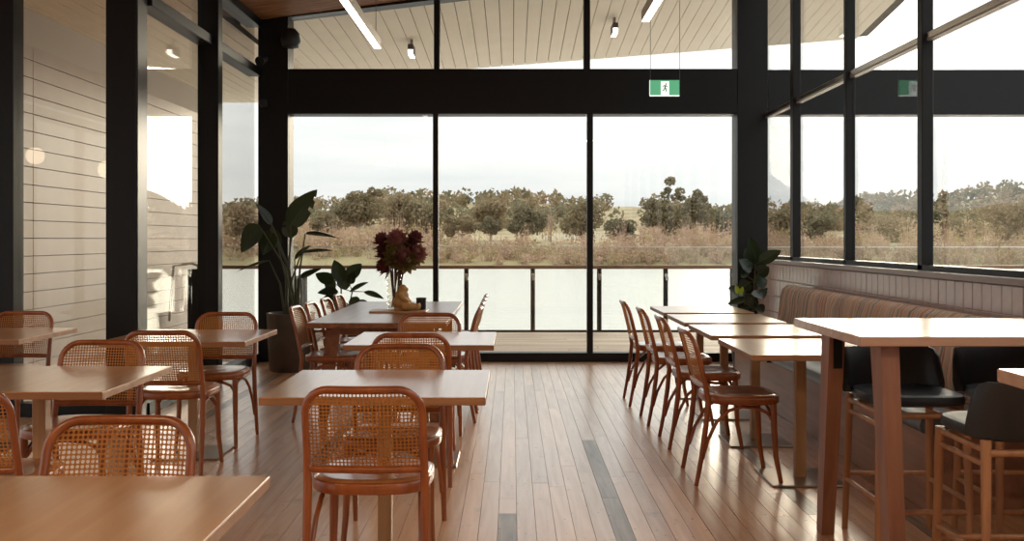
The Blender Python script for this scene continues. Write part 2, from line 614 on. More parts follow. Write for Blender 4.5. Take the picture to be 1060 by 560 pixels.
def struct(name, label=None):
    return tag(empty(name), label, None, None, 'structure')


def copy_tree(o, parent=None):
    c = o.copy()
    COL.objects.link(c)
    if parent is not None:
        c.parent = parent
    for ch in o.children:
        copy_tree(ch, c)
    return c


def share(mesh, name, parent=None, loc=(0, 0, 0), rotz=0.0):
    o = bpy.data.objects.new(name, mesh)
    COL.objects.link(o)
    if parent:
        o.parent = parent
    o.location = loc
    o.rotation_euler = (0, 0, rotz)
    return o


# ------------------------------------------------------------------ the room
YB = 10.57        # inner face of the lake-side glass wall
XL, XR = -2.70, 2.60
YL = 7.28         # glass wall that faces the camera, left of the big post
XFL = -6.4        # far left of the room, out of the picture
YR = -3.2         # behind the camera


def ceil_z(x):
    return 3.63 + 0.134 * (x - XL)


# floor: recycled boards, each its own piece
floor = struct('floor')
tag(MB().box(XFL, 2.78, YR, YB + 0.16, -0.16, -0.022).build('subfloor', M['floor_sub'], floor))
PW = 0.086
planks = []
far_mb = MB()
rng = random.Random(21)
x = -4.02
while x < XR - 0.01:
    y = 3.3 - rng.random() * 1.2
    x1 = min(x + PW, XR)
    while y < YB:
        L = rng.uniform(1.9, 3.6)
        y1 = min(y + L, YB)
        for dx_, dy_ in ((0.47, 6.45), (0.01, 4.72), (1.0, 5.3)):
            if x < dx_ < x1 and y < dy_ - 0.3 and y1 > dy_:
                y1 = dy_
        if YB - y1 < 0.6:
            y1 = YB
        planks.append((x, x1, y, y1))
        y = y1
    x += PW
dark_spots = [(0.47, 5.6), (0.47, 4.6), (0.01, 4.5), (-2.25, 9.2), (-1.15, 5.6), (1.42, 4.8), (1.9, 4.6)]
planks.sort(key=lambda p: -(p[3] - p[2]) / max(3.0, (p[2] + p[3]) / 2) ** 2 * (2.0 if abs((p[0] + p[1]) / 2) < 0.5 * p[3] else 0.3))
for i, (x0, x1, y0, y1) in enumerate(planks):
    cx, cy = (x0 + x1) / 2, (y0 + y1) / 2
    if i < 290:
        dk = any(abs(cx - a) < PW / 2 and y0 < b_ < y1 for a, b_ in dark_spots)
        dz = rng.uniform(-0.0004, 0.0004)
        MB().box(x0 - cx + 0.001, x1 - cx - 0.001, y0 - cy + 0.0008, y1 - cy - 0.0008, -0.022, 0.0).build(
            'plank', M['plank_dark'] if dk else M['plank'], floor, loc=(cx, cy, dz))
    else:
        far_mb.box(x0 + 0.0007, x1 - 0.0007, y0 + 0.0007, y1 - 0.0007, -0.022, 0.0)
x = XFL
while x < XR:
    x1 = min(x + PW, XR)
    if x < -4.02:
        far_mb.box(x + 0.0007, x1 - 0.0007, YR, YB, -0.022, 0.0)
    else:
        far_mb.box(x + 0.0007, x1 - 0.0007, YR, 2.09, -0.022, 0.0)
        far_mb.box(x + 0.0007, x1 - 0.0007, 2.0915, 3.3, -0.024, -0.0005)
    x += PW
tag(far_mb.build('plank_field', M['plank'], floor), kind='stuff')

# ceiling, raked up to the right
mb = MB()
for xa, xb, yb_ in ((XFL, XL - 0.12, YL + 0.12), (XL - 0.12, 2.9, YB + 0.1)):
    a, c_ = ceil_z(xa), ceil_z(xb)
    mb.add([(xa, YR, a), (xb, YR, c_), (xb, yb_, c_), (xa, yb_, a), (xa, YR, a + 0.2), (xb, YR, c_ + 0.2), (xb, yb_, c_ + 0.2), (xa, yb_, a + 0.2)],
           [(0, 1, 2, 3), (7, 6, 5, 4), (0, 4, 5, 1), (1, 5, 6, 2), (2, 6, 7, 3), (3, 7, 4, 0)])
tag(mb.build('ceiling', M['ceiling']), kind='structure')

# walls out of the picture
# glass put into the unseen left wall to let in more sky light
def unseen_glazing(name, ax, at, a0, a1, ztop):
    w = struct(name)

    def bx(nm, mat, u0, u1, v0, v1, z0, z1):
        if ax == 'x':
            MB().box(at + v0, at + v1, u0, u1, z0, z1).build(nm, mat, w)
        else:
            MB().box(u0, u1, at + v0, at + v1, z0, z1).build(nm, mat, w)
    bx('sill_frame', M['steel'], a0, a1, -0.06, 0.06, 0, 0.12)
    bx('head_frame', M['steel'], a0, a1, -0.06, 0.06, 2.95, ztop)
    nn = max(2, int(round((a1 - a0) / 1.5)))
    st_ = (a1 - a0) / nn
    for i_ in range(nn + 1):
        bx('mullion', M['steel'], a0 + st_ * i_ - 0.04, a0 + st_ * i_ + 0.04, -0.06, 0.06, 0.12, 2.95)
    for i_ in range(nn):
        bx('pane', M['glass'], a0 + st_ * i_ + 0.04, a0 + st_ * (i_ + 1) - 0.04, -0.006, 0.006, 0.12, 2.95)


unseen_glazing('window_unseen', 'x', XFL - 0.07, YR, YL, 3.1)
MB().box(XFL, 2.9, YR - 0.13, YR, 0, 3.1).build('wall_entrance', M['plaster'])['kind'] = 'structure'
MB().add([(XFL, YR - 0.13, 3.1), (2.9, YR - 0.13, 3.1), (2.9, YR - 0.13, 4.4), (XFL, YR - 0.13, 3.2), (XFL, YR, 3.1), (2.9, YR, 3.1), (2.9, YR, 4.4), (XFL, YR, 3.2)],
         [(0, 1, 2, 3), (7, 6, 5, 4), (0, 4, 5, 1), (1, 5, 6, 2), (2, 6, 7, 3), (3, 7, 4, 0)]).build('wall_rear', M['plaster'])['kind'] = 'structure'

# --- back wall of glass
Z_BOT, Z_TOP = 2.635, 3.115          # the deep black transom beam
back = struct('window_1')
S = M['steel']


def at_back(px, d=YB):
    return (px - HX) / FPX * d


def part(parent, name, mat, *b, bev=0.0):
    mb = MB()
    if bev:
        mb.bbox(*b, bev)
    else:
        mb.box(*b)
    return mb.build(name, mat, parent)


xl0, xl1 = at_back(270), at_back(298)
xr0, xr1 = at_back(763.5), at_back(795)
part(back, 'corner_post', S, xl0 - 0.03, xl1, YB, YB + 0.28, 0, 3.75, bev=0.004)
part(back, 'corner_post', S, xr0, 2.72, YB, YB + 0.28, 0, 4.36, bev=0.004)
part(back, 'transom_beam', S, xl1, xr0, YB + 0.005, YB + 0.25, Z_BOT, Z_TOP, bev=0.004)
part(back, 'sill_frame', S, xl1, xr0, YB + 0.0, YB + 0.16, 0.0, 0.095, bev=0.004)
part(back, 'head_track', S, xl1, xr0, YB - 0.012, YB + 0.005, Z_BOT + 0.005, Z_BOT + 0.10)
for pa, pb, pc, pd in ((448, 453.5, 449, 455), (608, 614, 604.5, 611)):
    part(back, 'mullion', S, at_back(pa), at_back(pb), YB + 0.01, YB + 0.12, 0.09, Z_BOT + 0.01, bev=0.003)
    part(back, 'mullion', S, at_back(pc), at_back(pd), YB + 0.01, YB + 0.12, Z_TOP - 0.01, ceil_z(at_back(pc)) - 0.01, bev=0.003)
# raked head frame
zl, zr = ceil_z(xl1), ceil_z(xr0)
mb = MB()
mb.add([(xl0, YB, zl - 0.045), (xr1, YB, zr - 0.045), (xr1, YB + 0.2, zr - 0.045), (xl0, YB + 0.2, zl - 0.045),
        (xl0, YB, zl + 0.03), (xr1, YB, zr + 0.03), (xr1, YB + 0.2, zr + 0.03), (xl0, YB + 0.2, zl + 0.03)],
       [(3, 2, 1, 0), (4, 5, 6, 7), (0, 1, 5, 4), (1, 2, 6, 5), (2, 3, 7, 6), (3, 0, 4, 7)])
mb.build('head_frame', S, back)
cuts = [xl1, at_back(448), at_back(453.5), at_back(608), at_back(614), xr0]
for i in (0, 2, 4):
    part(back, 'pane', M['glass'], cuts[i], cuts[i + 1], YB + 0.055, YB + 0.067, 0.09, Z_BOT + 0.01)
cuts = [xl1, at_back(449), at_back(455), at_back(604.5), at_back(611), xr0]
for i in (0, 2, 4):
    x0, x1 = cuts[i], cuts[i + 1]
    mb = MB()
    z0, z1 = ceil_z(x0) - 0.02, ceil_z(x1) - 0.02
    mb.add([(x0, YB + .055, Z_TOP - .01), (x1, YB + .055, Z_TOP - .01), (x1, YB + .055, z1), (x0, YB + .055, z0),
            (x0, YB + .067, Z_TOP - .01), (x1, YB + .067, Z_TOP - .01), (x1, YB + .067, z1), (x0, YB + .067, z0)],
           [(0, 1, 2, 3), (7, 6, 5, 4), (0, 4, 5, 1), (1, 5, 6, 2), (2, 6, 7, 3), (3, 7, 4, 0)])
    mb.build('pane', M['glass'], back)

# --- left glass wall, from the big post to the corner
left = struct('window_2')
part(left, 'big_post', S, -2.92, -2.70, 7.15, 7.36, 0, 3.63, bev=0.004)
part(left, 'post_cover', M['steel_satin'], -2.70, -2.694, 7.165, 7.35, 0, 3.63)
part(left, 'mullion', S, -2.80, -2.615, 8.86, 8.99, 0, 3.63, bev=0.003)
part(left, 'transom', S, -2.80, -2.66, 7.36, YB, 3.03, 3.115, bev=0.003)
part(left, 'sill_frame', S, -2.80, -2.68, 7.36, YB, 0, 0.09, bev=0.003)
part(left, 'head_frame', S, -2.82, -2.66, 7.36, YB, 3.55, 3.66, bev=0.003)
for y0, y1 in ((7.36, 8.86), (8.99, YB)):
    part(left, 'pane', M['glass_left'], -2.745, -2.733, y0, y1, 0.085, 3.035)
    part(left, 'pane', M['glass_left'], -2.745, -2.733, y0, y1, 3.11, 3.56)

# --- glass wall that faces the camera, left of the big post
lf = struct('window_3')
xm = (15 - HX) / FPX * YL
part(lf, 'mullion', S, xm - 0.17, xm, YL - 0.02, YL + 0.14, 0, 3.2, bev=0.003)
part(lf, 'sill_frame', S, XFL, -2.92, YL, YL + 0.12, 0, 0.10, bev=0.003)
part(lf, 'head_frame', S, XFL, -2.92, YL, YL + 0.12, 3.1, 3.7, bev=0.003)
part(lf, 'pane', M['glass_left'], xm, -2.92, YL + 0.05, YL + 0.062, 0.09, 3.12)
part(lf, 'pane', M['glass_left'], XFL, xm - 0.17, YL + 0.05, YL + 0.062, 0.09, 3.12)

# --- right side: tiled low wall with windows above
SILL = 1.10
wr = struct('wall_right')
MB().box(2.612, 2.84, YR, YB, 0, SILL - 0.02).build('wall_core', M['grout'], wr)
TW, TH = 0.112, 0.158
tile_me = MB().bbox(-0.012, 0.0, -TW / 2 + 0.003, TW / 2 - 0.003, -TH / 2 + 0.003, TH / 2 - 0.003, 0.003).mesh('tile', M['tile'])
y = YB - TW / 2 - 0.02
tile_rest = MB()
nt_ = 0
while y > YR + TW:
    for r in range(7 if y > 4.2 else 0):
        zc = SILL - 0.04 - TH * (r + 0.5)
        if zc - TH / 2 < 0:
            continue
        if r < 5 and nt_ < 300:
            share(tile_me, 'tile', wr, (2.612 + rng.uniform(-0.001, 0.001), y, zc))
            nt_ += 1
        else:
            tile_rest.box(2.600, 2.612, y - TW / 2 + 0.003, y + TW / 2 - 0.003, zc - TH / 2 + 0.003, zc + TH / 2 - 0.003)
    y -= TW
tag(tile_rest.build('tile_field', M['tile'], wr), kind='stuff')
part(wr, 'ledge', M['sill'], 2.575, 2.86, YR, YB, SILL - 0.04, SILL, bev=0.006)

rw = struct('window_4')
MUL = []
for pxm, w in ((821.5, 0.05), (877, 0.03), (955, 0.04)):
    MUL.append((2.68 * FPX / (pxm - HX), w))
while MUL[-1][0] > YR + 1.5:
    MUL.append((MUL[-1][0] - 1.45, 0.06))
for y, w in MUL:
    part(rw, 'mullion', S, 2.66, 2.735, y - w, y + w, SILL, 4.30, bev=0.004)
part(rw, 'transom', M['alu'], 2.69, 2.745, YR, YB, 2.59, 2.645, bev=0.004)  # pale bar and bright strip put the highlight into the colour
part(rw, 'transom_highlight', M['chrome'], 2.682, 2.69, YR, YB, 2.60, 2.635)
part(rw, 'sill_frame', S, 2.66, 2.78, YR, YB, SILL, SILL + 0.035)
part(rw, 'head_frame', S, 2.64, 2.80, YR, YB, 4.22, 4.36)
edges = [YB] + [v for y, w in MUL for v in (y + w, y - w)]
for i in range(0, len(edges) - 1, 2):
    y1, y0 = edges[i], edges[i + 1]
    part(rw, 'pane', M['glass'], 2.712, 2.722, y0, y1, SILL + 0.03, 2.59)
    part(rw, 'pane', M['glass'], 2.712, 2.722, y0, y1, 2.65, 4.24)

# ------------------------------------------------------------------ outside: terrace
# the transom beam runs on beyond the right-hand corner as a pergola beam
pb = tag(empty('pergola_beam', (2.73, YB + 0.13, 2.6)), 'long dark pergola beam outside the right-hand windows', 'beam')
MB().bbox(0.0, 6.2, -0.1, 0.1, 0.03, 0.51, 0.004).build('beam', S, pb)
MB().bbox(6.0, 6.2, -0.1, 0.1, -2.6, 0.03, 0.004).build('post', S, pb)

deck = struct('floor_terrace')
MB().box(-4.75, 9.2, YB + 0.30, 14.4, -0.30, -0.055).build('joist_base', M['gap'], deck)
y = YB + 0.30
bw = 0.142
while y < 14.4:
    y1 = min(y + bw, 14.42)
    cut = rng.uniform(-1.5, 4)
    for x0, x1 in ((-4.75, cut), (cut, 9.2)):
        cx = (x0 + x1) / 2
        MB().bbox(x0 - cx + 0.002, x1 - cx - 0.002, 0.004, y1 - y - 0.004, -0.03, 0, 0.003).build('deck_board', M['deck'], deck, loc=(cx, y, -0.025))
    y += bw
tag(MB().box(-4.75, -2.86, YL + 0.2, YB + 0.30, -0.3, -0.03).build('floor_left_terrace', plain('pale_bounce_floor', (0.55, 0.52, 0.47), 0.7, var=0.08, scale=2)), kind='structure')  # unseen floor, made pale to bounce light up to the soffit

# glass balustrade by the lake
YRAIL = 14.25
rail = tag(empty('glass_balustrade', (0, YRAIL, -0.025)), 'glass balustrade with black posts and timber handrail along the terrace edge', 'balustrade')
MB().bbox(-4.45, 9.1, -0.03, 0.04, 0.905, 0.955, 0.008).build('handrail', M['handrail'], rail)
gap = 69.0 / FPX * YRAIL
x0 = (482.6 - HX) / FPX * YRAIL
k = -4
post_me = MB().bbox(-0.032, 0.032, 0.03, 0.075, 0, 0.92, 0.004).mesh('post', S)
clip_me = MB().bbox(-0.022, 0.022, -0.03, 0.03, 0.79, 0.84, 0.004).bbox(-0.012, 0.03, -0.03, 0.03, 0.74, 0.79, 0.003).mesh('glass_clip', M['chrome'])
xs = [x0 + gap * k for k in range(-4, 11)]
for xx in xs:
    if xx > 9:
        break
    p = share(post_me, 'post', rail, (xx, 0, 0))
    share(clip_me, 'glass_clip', p, (0, 0, 0))
for xa, xb in zip(xs[:-1], xs[1:]):
    if xb > 9.2:
        break
    MB().box(xa + 0.012, xb - 0.012, 0.0, 0.012, 0.03, 1.215).build('glass_panel', M['rail_glass'], rail)
    MB().box(xa + 0.012, xb - 0.012, -0.002, 0.014, 1.210, 1.226).build('glass_edge', M['white_paint'], rail)
MB().box(-4.45, 9.1, -0.012, 0.024, 0.0, 0.03).build('base_channel', S, rail)

# short slatted side rail that comes towards the house
sr = tag(empty('slatted_side_rail', (-2.93, 13.6, -0.025)), 'black vertical slat railing outside, right of the left corner post', 'railing')
MB().box(-0.02, 0.02, -0.62, 0.55, 0.80, 0.83).build('top_rail', S, sr)
slat_me = MB().box(-0.02, 0.02, -0.012, 0.012, 0.0, 0.80).mesh('slat', S)
for i in range(13):
    share(slat_me, 'slat', sr, (0, -0.6 + i * 0.094, 0))

# end post of the balustrade at the clad wing
ep = tag(empty('end_post', (-4.36, 13.7, -0.025)), 'thick black rail post with bent steel handrail by the clad wing', 'post')
MB().bbox(-0.09, 0.09, -0.06, 0.06, 0, 0.92, 0.006).build('post_body', S, ep)
MB().tube([(0.05, 0, 0.90), (0.03, 0, 0.97), (-0.05, 0, 1.0), (-0.3, 0, 0.96), (-0.36, 0, 0.2)], 0.02, 8).build('bent_rail', M['chrome'], ep, True)

# raked soffit above the terrace
sof = struct('ceiling_terrace')
SW = 0.165
sx = -2.95
soff_mats = M['soffit']
while sx < 4.95:
    x0, x1 = sx + 0.004, sx + SW - 0.004

    def hz0(x):
        return 3.66 + 0.134 * (x + 2.7)

    def hz1(x):
        return 3.81 + 0.077 * x
    mb = MB()
    y0, y1 = YB + 0.22, 14.35
    q0, q1 = x0 * 1.0, x1 * 1.0
    v = []
    for dz in (0, 0.03):
        v += [(x0, y0, hz0(x0) + dz), (x1, y0, hz0(x1) + dz), (q1, y1, hz1(q1) + dz), (q0, y1, hz1(q0) + dz)]
    mb.add(v, [(0, 1, 2, 3), (7, 6, 5, 4), (0, 4, 5, 1), (1, 5, 6, 2), (2, 6, 7, 3), (3, 7, 4, 0)])
    mb.build('soffit_board', soff_mats, sof)
    sx += SW
mb = MB()
nb = int(round((4.95 + 2.95) / SW)) + 1
for i in range(nb + 1):
    xx = -2.95 + SW * min(i, nb) - (0.0 if i < nb else 0.004)
    for dz in (0.031, 0.18):
        mb.v += [(xx, YB + .1, hz0(xx) + dz), (xx, 14.36, hz1(xx) + dz)]
for i in range(nb):
    o_ = i * 4
    mb.f += [(o_, o_ + 4, o_ + 5, o_ + 1), (o_ + 2, o_ + 3, o_ + 7, o_ + 6), (o_, o_ + 2, o_ + 6, o_ + 4), (o_ + 1, o_ + 5, o_ + 7, o_ + 3)]
mb.f += [(0, 1, 3, 2), (nb * 4, nb * 4 + 2, nb * 4 + 3, nb * 4 + 1)]
mb.m = [0] * len(mb.f)
mb.build('roof_sheet', M['gap'], sof)

# square lights built in place of lamp reflections in the clerestory glass
for (px, py, d, lab) in ((426, 51, 12.4, 'short square light standing for a lamp reflection, left of the clerestory mullion'),
                         (636, 29, 12.4, 'short square light standing for a lamp reflection, right of the second clerestory mullion')):
    p = P(px, py, d)
    zt = hz0(p.x) + (hz1(p.x) - hz0(p.x)) * (d - YB - .22) / (14.35 - YB - .22)
    t = tag(empty('reflection_light', (p.x, d, zt)), lab, 'lamp reflection', 'lights standing for lamp reflections')
    h = zt - p.z + 0.02
    MB().bbox(-0.018, 0.018, -0.018, 0.018, -h + 0.06, 0.0, 0.003).build('stem', M['alu'], t)
    MB().bbox(-0.035, 0.035, -0.14, 0.14, -h - 0.06, -h + 0.06, 0.006).build('housing', M['alu_dark'], t)
    MB().box(-0.03, 0.03, -0.135, 0.135, -h - 0.066, -h - 0.0595).build('diffuser', M['diffuser'], t)
    MB().box(-0.03, 0.03, -0.144, -0.1395, -h - 0.055, -h - 0.01).build('end_lens', M['diffuser'], t)

# clad wing of the building, seen through the left glass
wing = struct('wall_wing')
XW = -4.78
WEND = 15.9
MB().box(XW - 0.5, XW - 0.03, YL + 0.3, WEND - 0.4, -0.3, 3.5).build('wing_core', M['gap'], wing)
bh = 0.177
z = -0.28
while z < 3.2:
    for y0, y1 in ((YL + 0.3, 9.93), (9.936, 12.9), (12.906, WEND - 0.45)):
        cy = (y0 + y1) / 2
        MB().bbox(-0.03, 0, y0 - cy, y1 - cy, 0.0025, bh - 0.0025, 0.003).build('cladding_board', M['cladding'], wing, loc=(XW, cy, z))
    # rounded end of the wing
    arc = [(XW - 0.45 + 0.45 * math.cos(a_), WEND - 0.45 + 0.45 * math.sin(a_)) for a_ in [i * PI / 2 / 8 for i in range(9)]]
    inner = [(XW - 0.45 + 0.42 * math.cos(a_), WEND - 0.45 + 0.42 * math.sin(a_)) for a_ in [i * PI / 2 / 8 for i in range(9)]]
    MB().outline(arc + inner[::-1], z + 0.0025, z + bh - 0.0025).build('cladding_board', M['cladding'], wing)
    z += bh
MB().add([(XW + 0.0, YL + 0.3, 3.22), (XW + 0.16, YL + 0.3, 3.5), (XW + 0.16, WEND - 0.3, 3.5), (XW, WEND - 0.3, 3.22),
          (XW - 0.05, YL + 0.3, 3.5), (XW - 0.05, WEND - 0.3, 3.5)],
         [(0, 1, 2, 3), (0, 4, 1), (3, 2, 5), (1, 4, 5, 2), (0, 3, 5, 4)]).build('cove_band', M['cladding_band'], wing)
wsof = struct('ceiling_wing')
sx = XW - 0.1
i = 0
while sx < -2.98:
    yend = WEND + 0.1
    dx = (-2.98 - sx)
    if dx < 1.1:
        yend = WEND + 0.1 - 1.1 + math.sqrt(max(0.0, 1.1 ** 2 - (1.1 - dx) ** 2))
    MB().bbox(0.007, SW - 0.007, 0, yend - YL - 0.2, 0, 0.03, 0.003).build('soffit_board', M['soffit'], wsof, loc=(sx, YL + 0.2, 3.5))
    sx += SW
MB().box(XW - 0.4, -2.98, YL + 0.2, WEND - 0.95, 3.533, 3.75).build('roof_sheet', M['gap'], wsof)

# ------------------------------------------------------------------ outside: lake and far bank
WZ = -2.0
tag(MB().add([(-500, 10.9, WZ), (700, 10.9, WZ), (700, 150, WZ), (-500, 150, WZ)], [(0, 1, 2, 3)]).build('lake', M['water']), 'pale silvery lake stretching to the far bank', 'lake', None, 'structure')


def bank_z(x, y):
    t = y - 124 - 2.0 * math.sin(x * 0.03) - 1.5 * math.sin(x * 0.11 + 1)
    z = WZ - 0.4 + min(max(t, 0), 14) * 0.20 + max(0, t - 14) * 0.030
    if y > 215:
        hx = x / y * FPX + HX
        ridge = 9.5 + 3.5 * math.sin(hx * 0.011 + 2.4) + 1.2 * math.sin(hx * 0.05) + max(0, (hx - 860)) * 0.012
        s_ = min(1, (y - 215) / 120.0)
        z += ridge * s_ * s_ * (3 - 2 * s_) * 0.60
    return z + 0.35 * noise.noise(Vector((x * 0.08, y * 0.08, 0)))


vs, fs = [], []
nx, ny = 120, 40
for j in range(ny + 1):
    y = 118 + 262 * (j / ny) ** 1.25
    for i in range(nx + 1):
        x = -200 + 460 * i / nx
        vs.append((x, y, bank_z(x, y)))
for j in range(ny):
    for i in range(nx):
        a = j * (nx + 1) + i
        fs.append((a, a + 1, a + nx + 2, a + nx + 1))
tag(MB().add(vs, fs).build('ground_far_bank', M['grass'], smooth=True), 'dry grassy far bank and low hills beyond the lake', 'ground', None, 'structure')


def rvec(r):
    while True:
        v = Vector((r.uniform(-1, 1), r.uniform(-1, 1), r.uniform(-1, 1)))
        if 0.05 < v.length < 1:
            return v


def leaf_tri(mb, c, s, r, mi=0):
    d = rvec(r).normalized()
    e = d.orthogonal().normalized()
    e.rotate(Matrix.Rotation(r.uniform(0, 6.28), 3, d))
    f = d.cross(e)
    mb.add([c + e * s, c - e * s * 0.5 + f * s * 0.8, c - e * s * 0.5 - f * s * 0.8], [(0, 1, 2)], mi)


def far_tree(px, d, top, bot, w, label, mat, clumps=26, per=120, tall=False, tufts=(), seed=0):
    """gum tree on the far bank: px centre, d depth, top/bottom/width of the crown in photo pixels"""
    r = random.Random(seed * 13 + int(px))
    base = Vector(((px - HX) / FPX * d, d, 0))
    base.z = bank_z(base.x, d) - 0.2
    zt = EYE + (HY - top) / FPX * d
    zb = EYE + (HY - bot) / FPX * d
    W = w * 1.14 / FPX * d / 2
    t = tag(empty('gum_tree', base), label, 'tree', 'gum trees on the far bank')
    tr = MB()
    H = zt - base.z
    lean = r.uniform(-0.05, 0.05) * H
    tr.tube([(0, 0, 0), (lean * 0.4, 0, H * 0.35), (lean, 0, H * 0.8)], [0.035 * H, 0.022 * H, 0.006 * H], 6)
    fo = MB()
    mz, hz = (zt + zb) / 2 - base.z, (zt - zb) / 2
    for i in range(clumps):
        v = rvec(r)
        if tall:
            c = Vector((v.x * W * (0.95 - 0.45 * max(0, v.z)), v.y * W * 0.8, mz + v.z * hz))
        else:
            v.normalize()
            v *= r.uniform(0.35, 0.85)
            c = Vector((v.x * W, v.y * W * 0.8, mz + v.z * hz * 0.95))
        cr = (0.38 if not tall else 0.22) * min(W, hz * 1.3) * r.uniform(0.75, 1.25)
        tr.tube([(lean * 0.6, 0, max(0.3 * H, c.z - cr * 2.2)), (c + Vector((0, 0, -cr * 0.3)))[:]], [0.009 * H, 0.003 * H], 4)
        for _ in range(per):
            q = rvec(r)
            q = q.normalized() * (q.length ** 0.4) * cr
            q.z *= 0.72
            leaf_tri(fo, c + q, r.uniform(0.16, 0.34) * d / 150, r)
    for (tx, ty, tr_) in tufts:
        c = P(tx, ty, d) - base
        c.y = r.uniform(-1, 1)
        cr = tr_ / FPX * d
        tr.tube([(lean * 0.8, 0, mz), (c.x, c.y, c.z - cr * 0.3)], [0.010 * H, 0.004 * H], 4)
        for _ in range(per):
            q = rvec(r)
            q = q.normalized() * (q.length ** 0.4) * cr
            q.z *= 0.75
            leaf_tri(fo, c + q, r.uniform(0.16, 0.32) * d / 150, r)
    tr.build('trunk', M['trunk'], t, True)
    fo.build('foliage', mat, t)
    return t


TREES = [
    (372, 150, 197, 236, 50, 'broad gum tree with ragged left crown on the far bank, left of the purple flowers', 0, 30),
    (413, 158, 199, 240, 46, 'tall rounded gum tree on the far bank, directly above the purple flowers', 1, 28),
    (440, 154, 204, 243, 40, 'gum tree on the far bank just left of the first tall mullion', 0, 26),
    (478, 150, 222, 247, 42, 'low gum tree on the far bank just right of the first tall mullion', 1, 22),
    (508, 162, 207, 238, 40, 'brown-green domed gum tree left of the squarish one, middle pane', 1, 26),
    (508, 146, 224, 246, 20, 'small dark round tree standing before the domed gum tree', 2, 12),
    (545, 150, 207, 250, 37, 'squarish dark gum tree in the middle of the middle pane', 2, 28),
    (603, 150, 203, 250, 44, 'tall gum tree cut by the second tall mullion', 0, 30),
    (643, 156, 224, 250, 40, 'low rounded tree just right of the second tall mullion', 2, 22),
    (718, 158, 200, 240, 32, 'open-crowned gum tree right of the tallest slender one', 0, 22),
    (748, 175, 215, 246, 42, 'dense gum tree on the slope next to the right corner post', 2, 26),
    (336, 150, 221, 246, 30, 'small bushy gum tree behind the banana plant leaves', 1, 18),
    (808, 160, 217, 252, 36, 'gum tree seen in the first narrow right-hand window', 1, 22),
    (850, 165, 224, 250, 40, 'low gum tree seen in the second right-hand window', 2, 20),
    (915, 160, 219, 252, 62, 'wide gum tree filling the third right-hand window', 3, 28),
    (992, 165, 226, 250, 50, 'low tree on the bank at the left of the widest right-hand window', 1, 22),
    (1046, 150, 201, 250, 56, 'tall gum tree at the right edge of the widest right-hand window', 3, 30),
    (254, 134, 206, 262, 34, 'ochre gum tree seen through the left glass beside the corner post', 3, 30),
]
for i, (px, d, top, bot, w, lab, mi, nc) in enumerate(TREES):
    far_tree(px, d, top, bot, w, lab, GUM[mi], nc, 110, False,
             (((355, 215, 5), (351, 219, 4), (364, 204, 5), (386, 198, 5), (392, 200, 5)) if i == 0 else ((722, 200, 5), (728, 206, 4), (733, 213, 4)) if i == 9 else ()), seed=i)
far_tree(688, 150, 207, 243, 44, 'tallest gum tree with high tufts rising above the far bank, third pane', GUM[0], 30, 100, False,
         ((693, 188, 5.5), (696, 186, 4), (691, 197, 4), (688, 202, 5), (703, 198, 5), (700, 203, 5), (674, 209, 5), (672, 214, 4.5), (706, 205, 4)), seed=77)

# bare dead tree
dt = tag(empty('dead_tree', (P(570, 248, 152).x, 152, bank_z(P(570, 248, 152).x, 152) - 0.2)), 'bare dead tree between the squarish and the mullion-cut gum trees', 'tree')
mb = MB()
mb.tube([(0, 0, 0), (0.1, 0, 4), (-0.15, 0, 6.2)], [0.11, 0.08, 0.03], 5)
mb.build('trunk', M['trunk'], dt)
mb = MB()
r = random.Random(5)
for i in range(12):
    z0 = r.uniform(2.0, 4.6)
    a = r.choice((-1, 1)) * r.uniform(0.6, 1.8)
    mb.tube([(0, 0, z0), (a * 0.6, r.uniform(-.3, .3), z0 + 1.0), (a, r.uniform(-.5, .5), z0 + r.uniform(1.2, 1.9))], [0.045, 0.03, 0.018], 4)
mb.build('branches', M['trunk'], dt)

# scrub along the water and up the slope
r = random.Random(11)
mb = MB()
n_b = 0
while n_b < 1050:
    px = r.uniform(215, 1130)
    d = r.choice((r.uniform(127, 132), r.uniform(129, 138), r.uniform(132, 140), r.uniform(140, 165), r.uniform(165, 212)))
    open_grass = 470 < px < 662 or 825 < px < 880
    if d > 138 and open_grass and r.random() < 0.88:
        continue
    n_b += 1
    x = (px - HX) / FPX * d
    z = bank_z(x, d)
    rad = r.uniform(0.6, 1.4) * (1.0 if d < 140 else 1.4)
    hgt = rad * r.uniform(0.8, 1.3)
    if 545 < px < 600 and d < 140:
        hgt *= 0.7
    mi = r.choice((0, 1, 2, 3, 0, 2))
    for _ in range(44):
        q = rvec(r)
        leaf_tri(mb, Vector((x + q.x * rad, d + q.y * rad, z + hgt * 0.75 + q.z * hgt)), r.uniform(0.10, 0.26) * d / 135, r, mi)
    for _ in range(6):
        a_ = r.uniform(-.7, .7) * rad
        mb.add([(x + a_ * .3 - .05, d, z), (x + a_ * .3 + .05, d, z), (x + a_, d + r.uniform(-1, 1), z + hgt * 2.1)], [(0, 1, 2)], 2)
tag(mb.build('bank_scrub', SCRUB), 'brown and olive scrub growing all along the far bank', 'scrub', None, 'stuff')

# distant tree line on the ridge
r = random.Random(31)
mb = MB()
for i in range(560):
    px = r.uniform(180, 1150)
    d = r.uniform(225, 345)
    if 630 < px < 668 and d > 260:
        continue
    x = (px - HX) / FPX * d
    z = bank_z(x, d)
    rad = r.uniform(1.5, 2.9)
    mi = r.choice((0, 1, 2, 2, 3))
    for _ in range(46):
        q = rvec(r)
        leaf_tri(mb, Vector((x + q.x * rad, d + q.y * rad, z + rad * 0.9 + q.z * rad * 1.1)), r.uniform(0.5, 0.95), r, mi)
tag(mb.build('ridge_woodland', GUM), 'distant woodland covering the low ridge behind the gum trees', 'woodland', None, 'stuff')

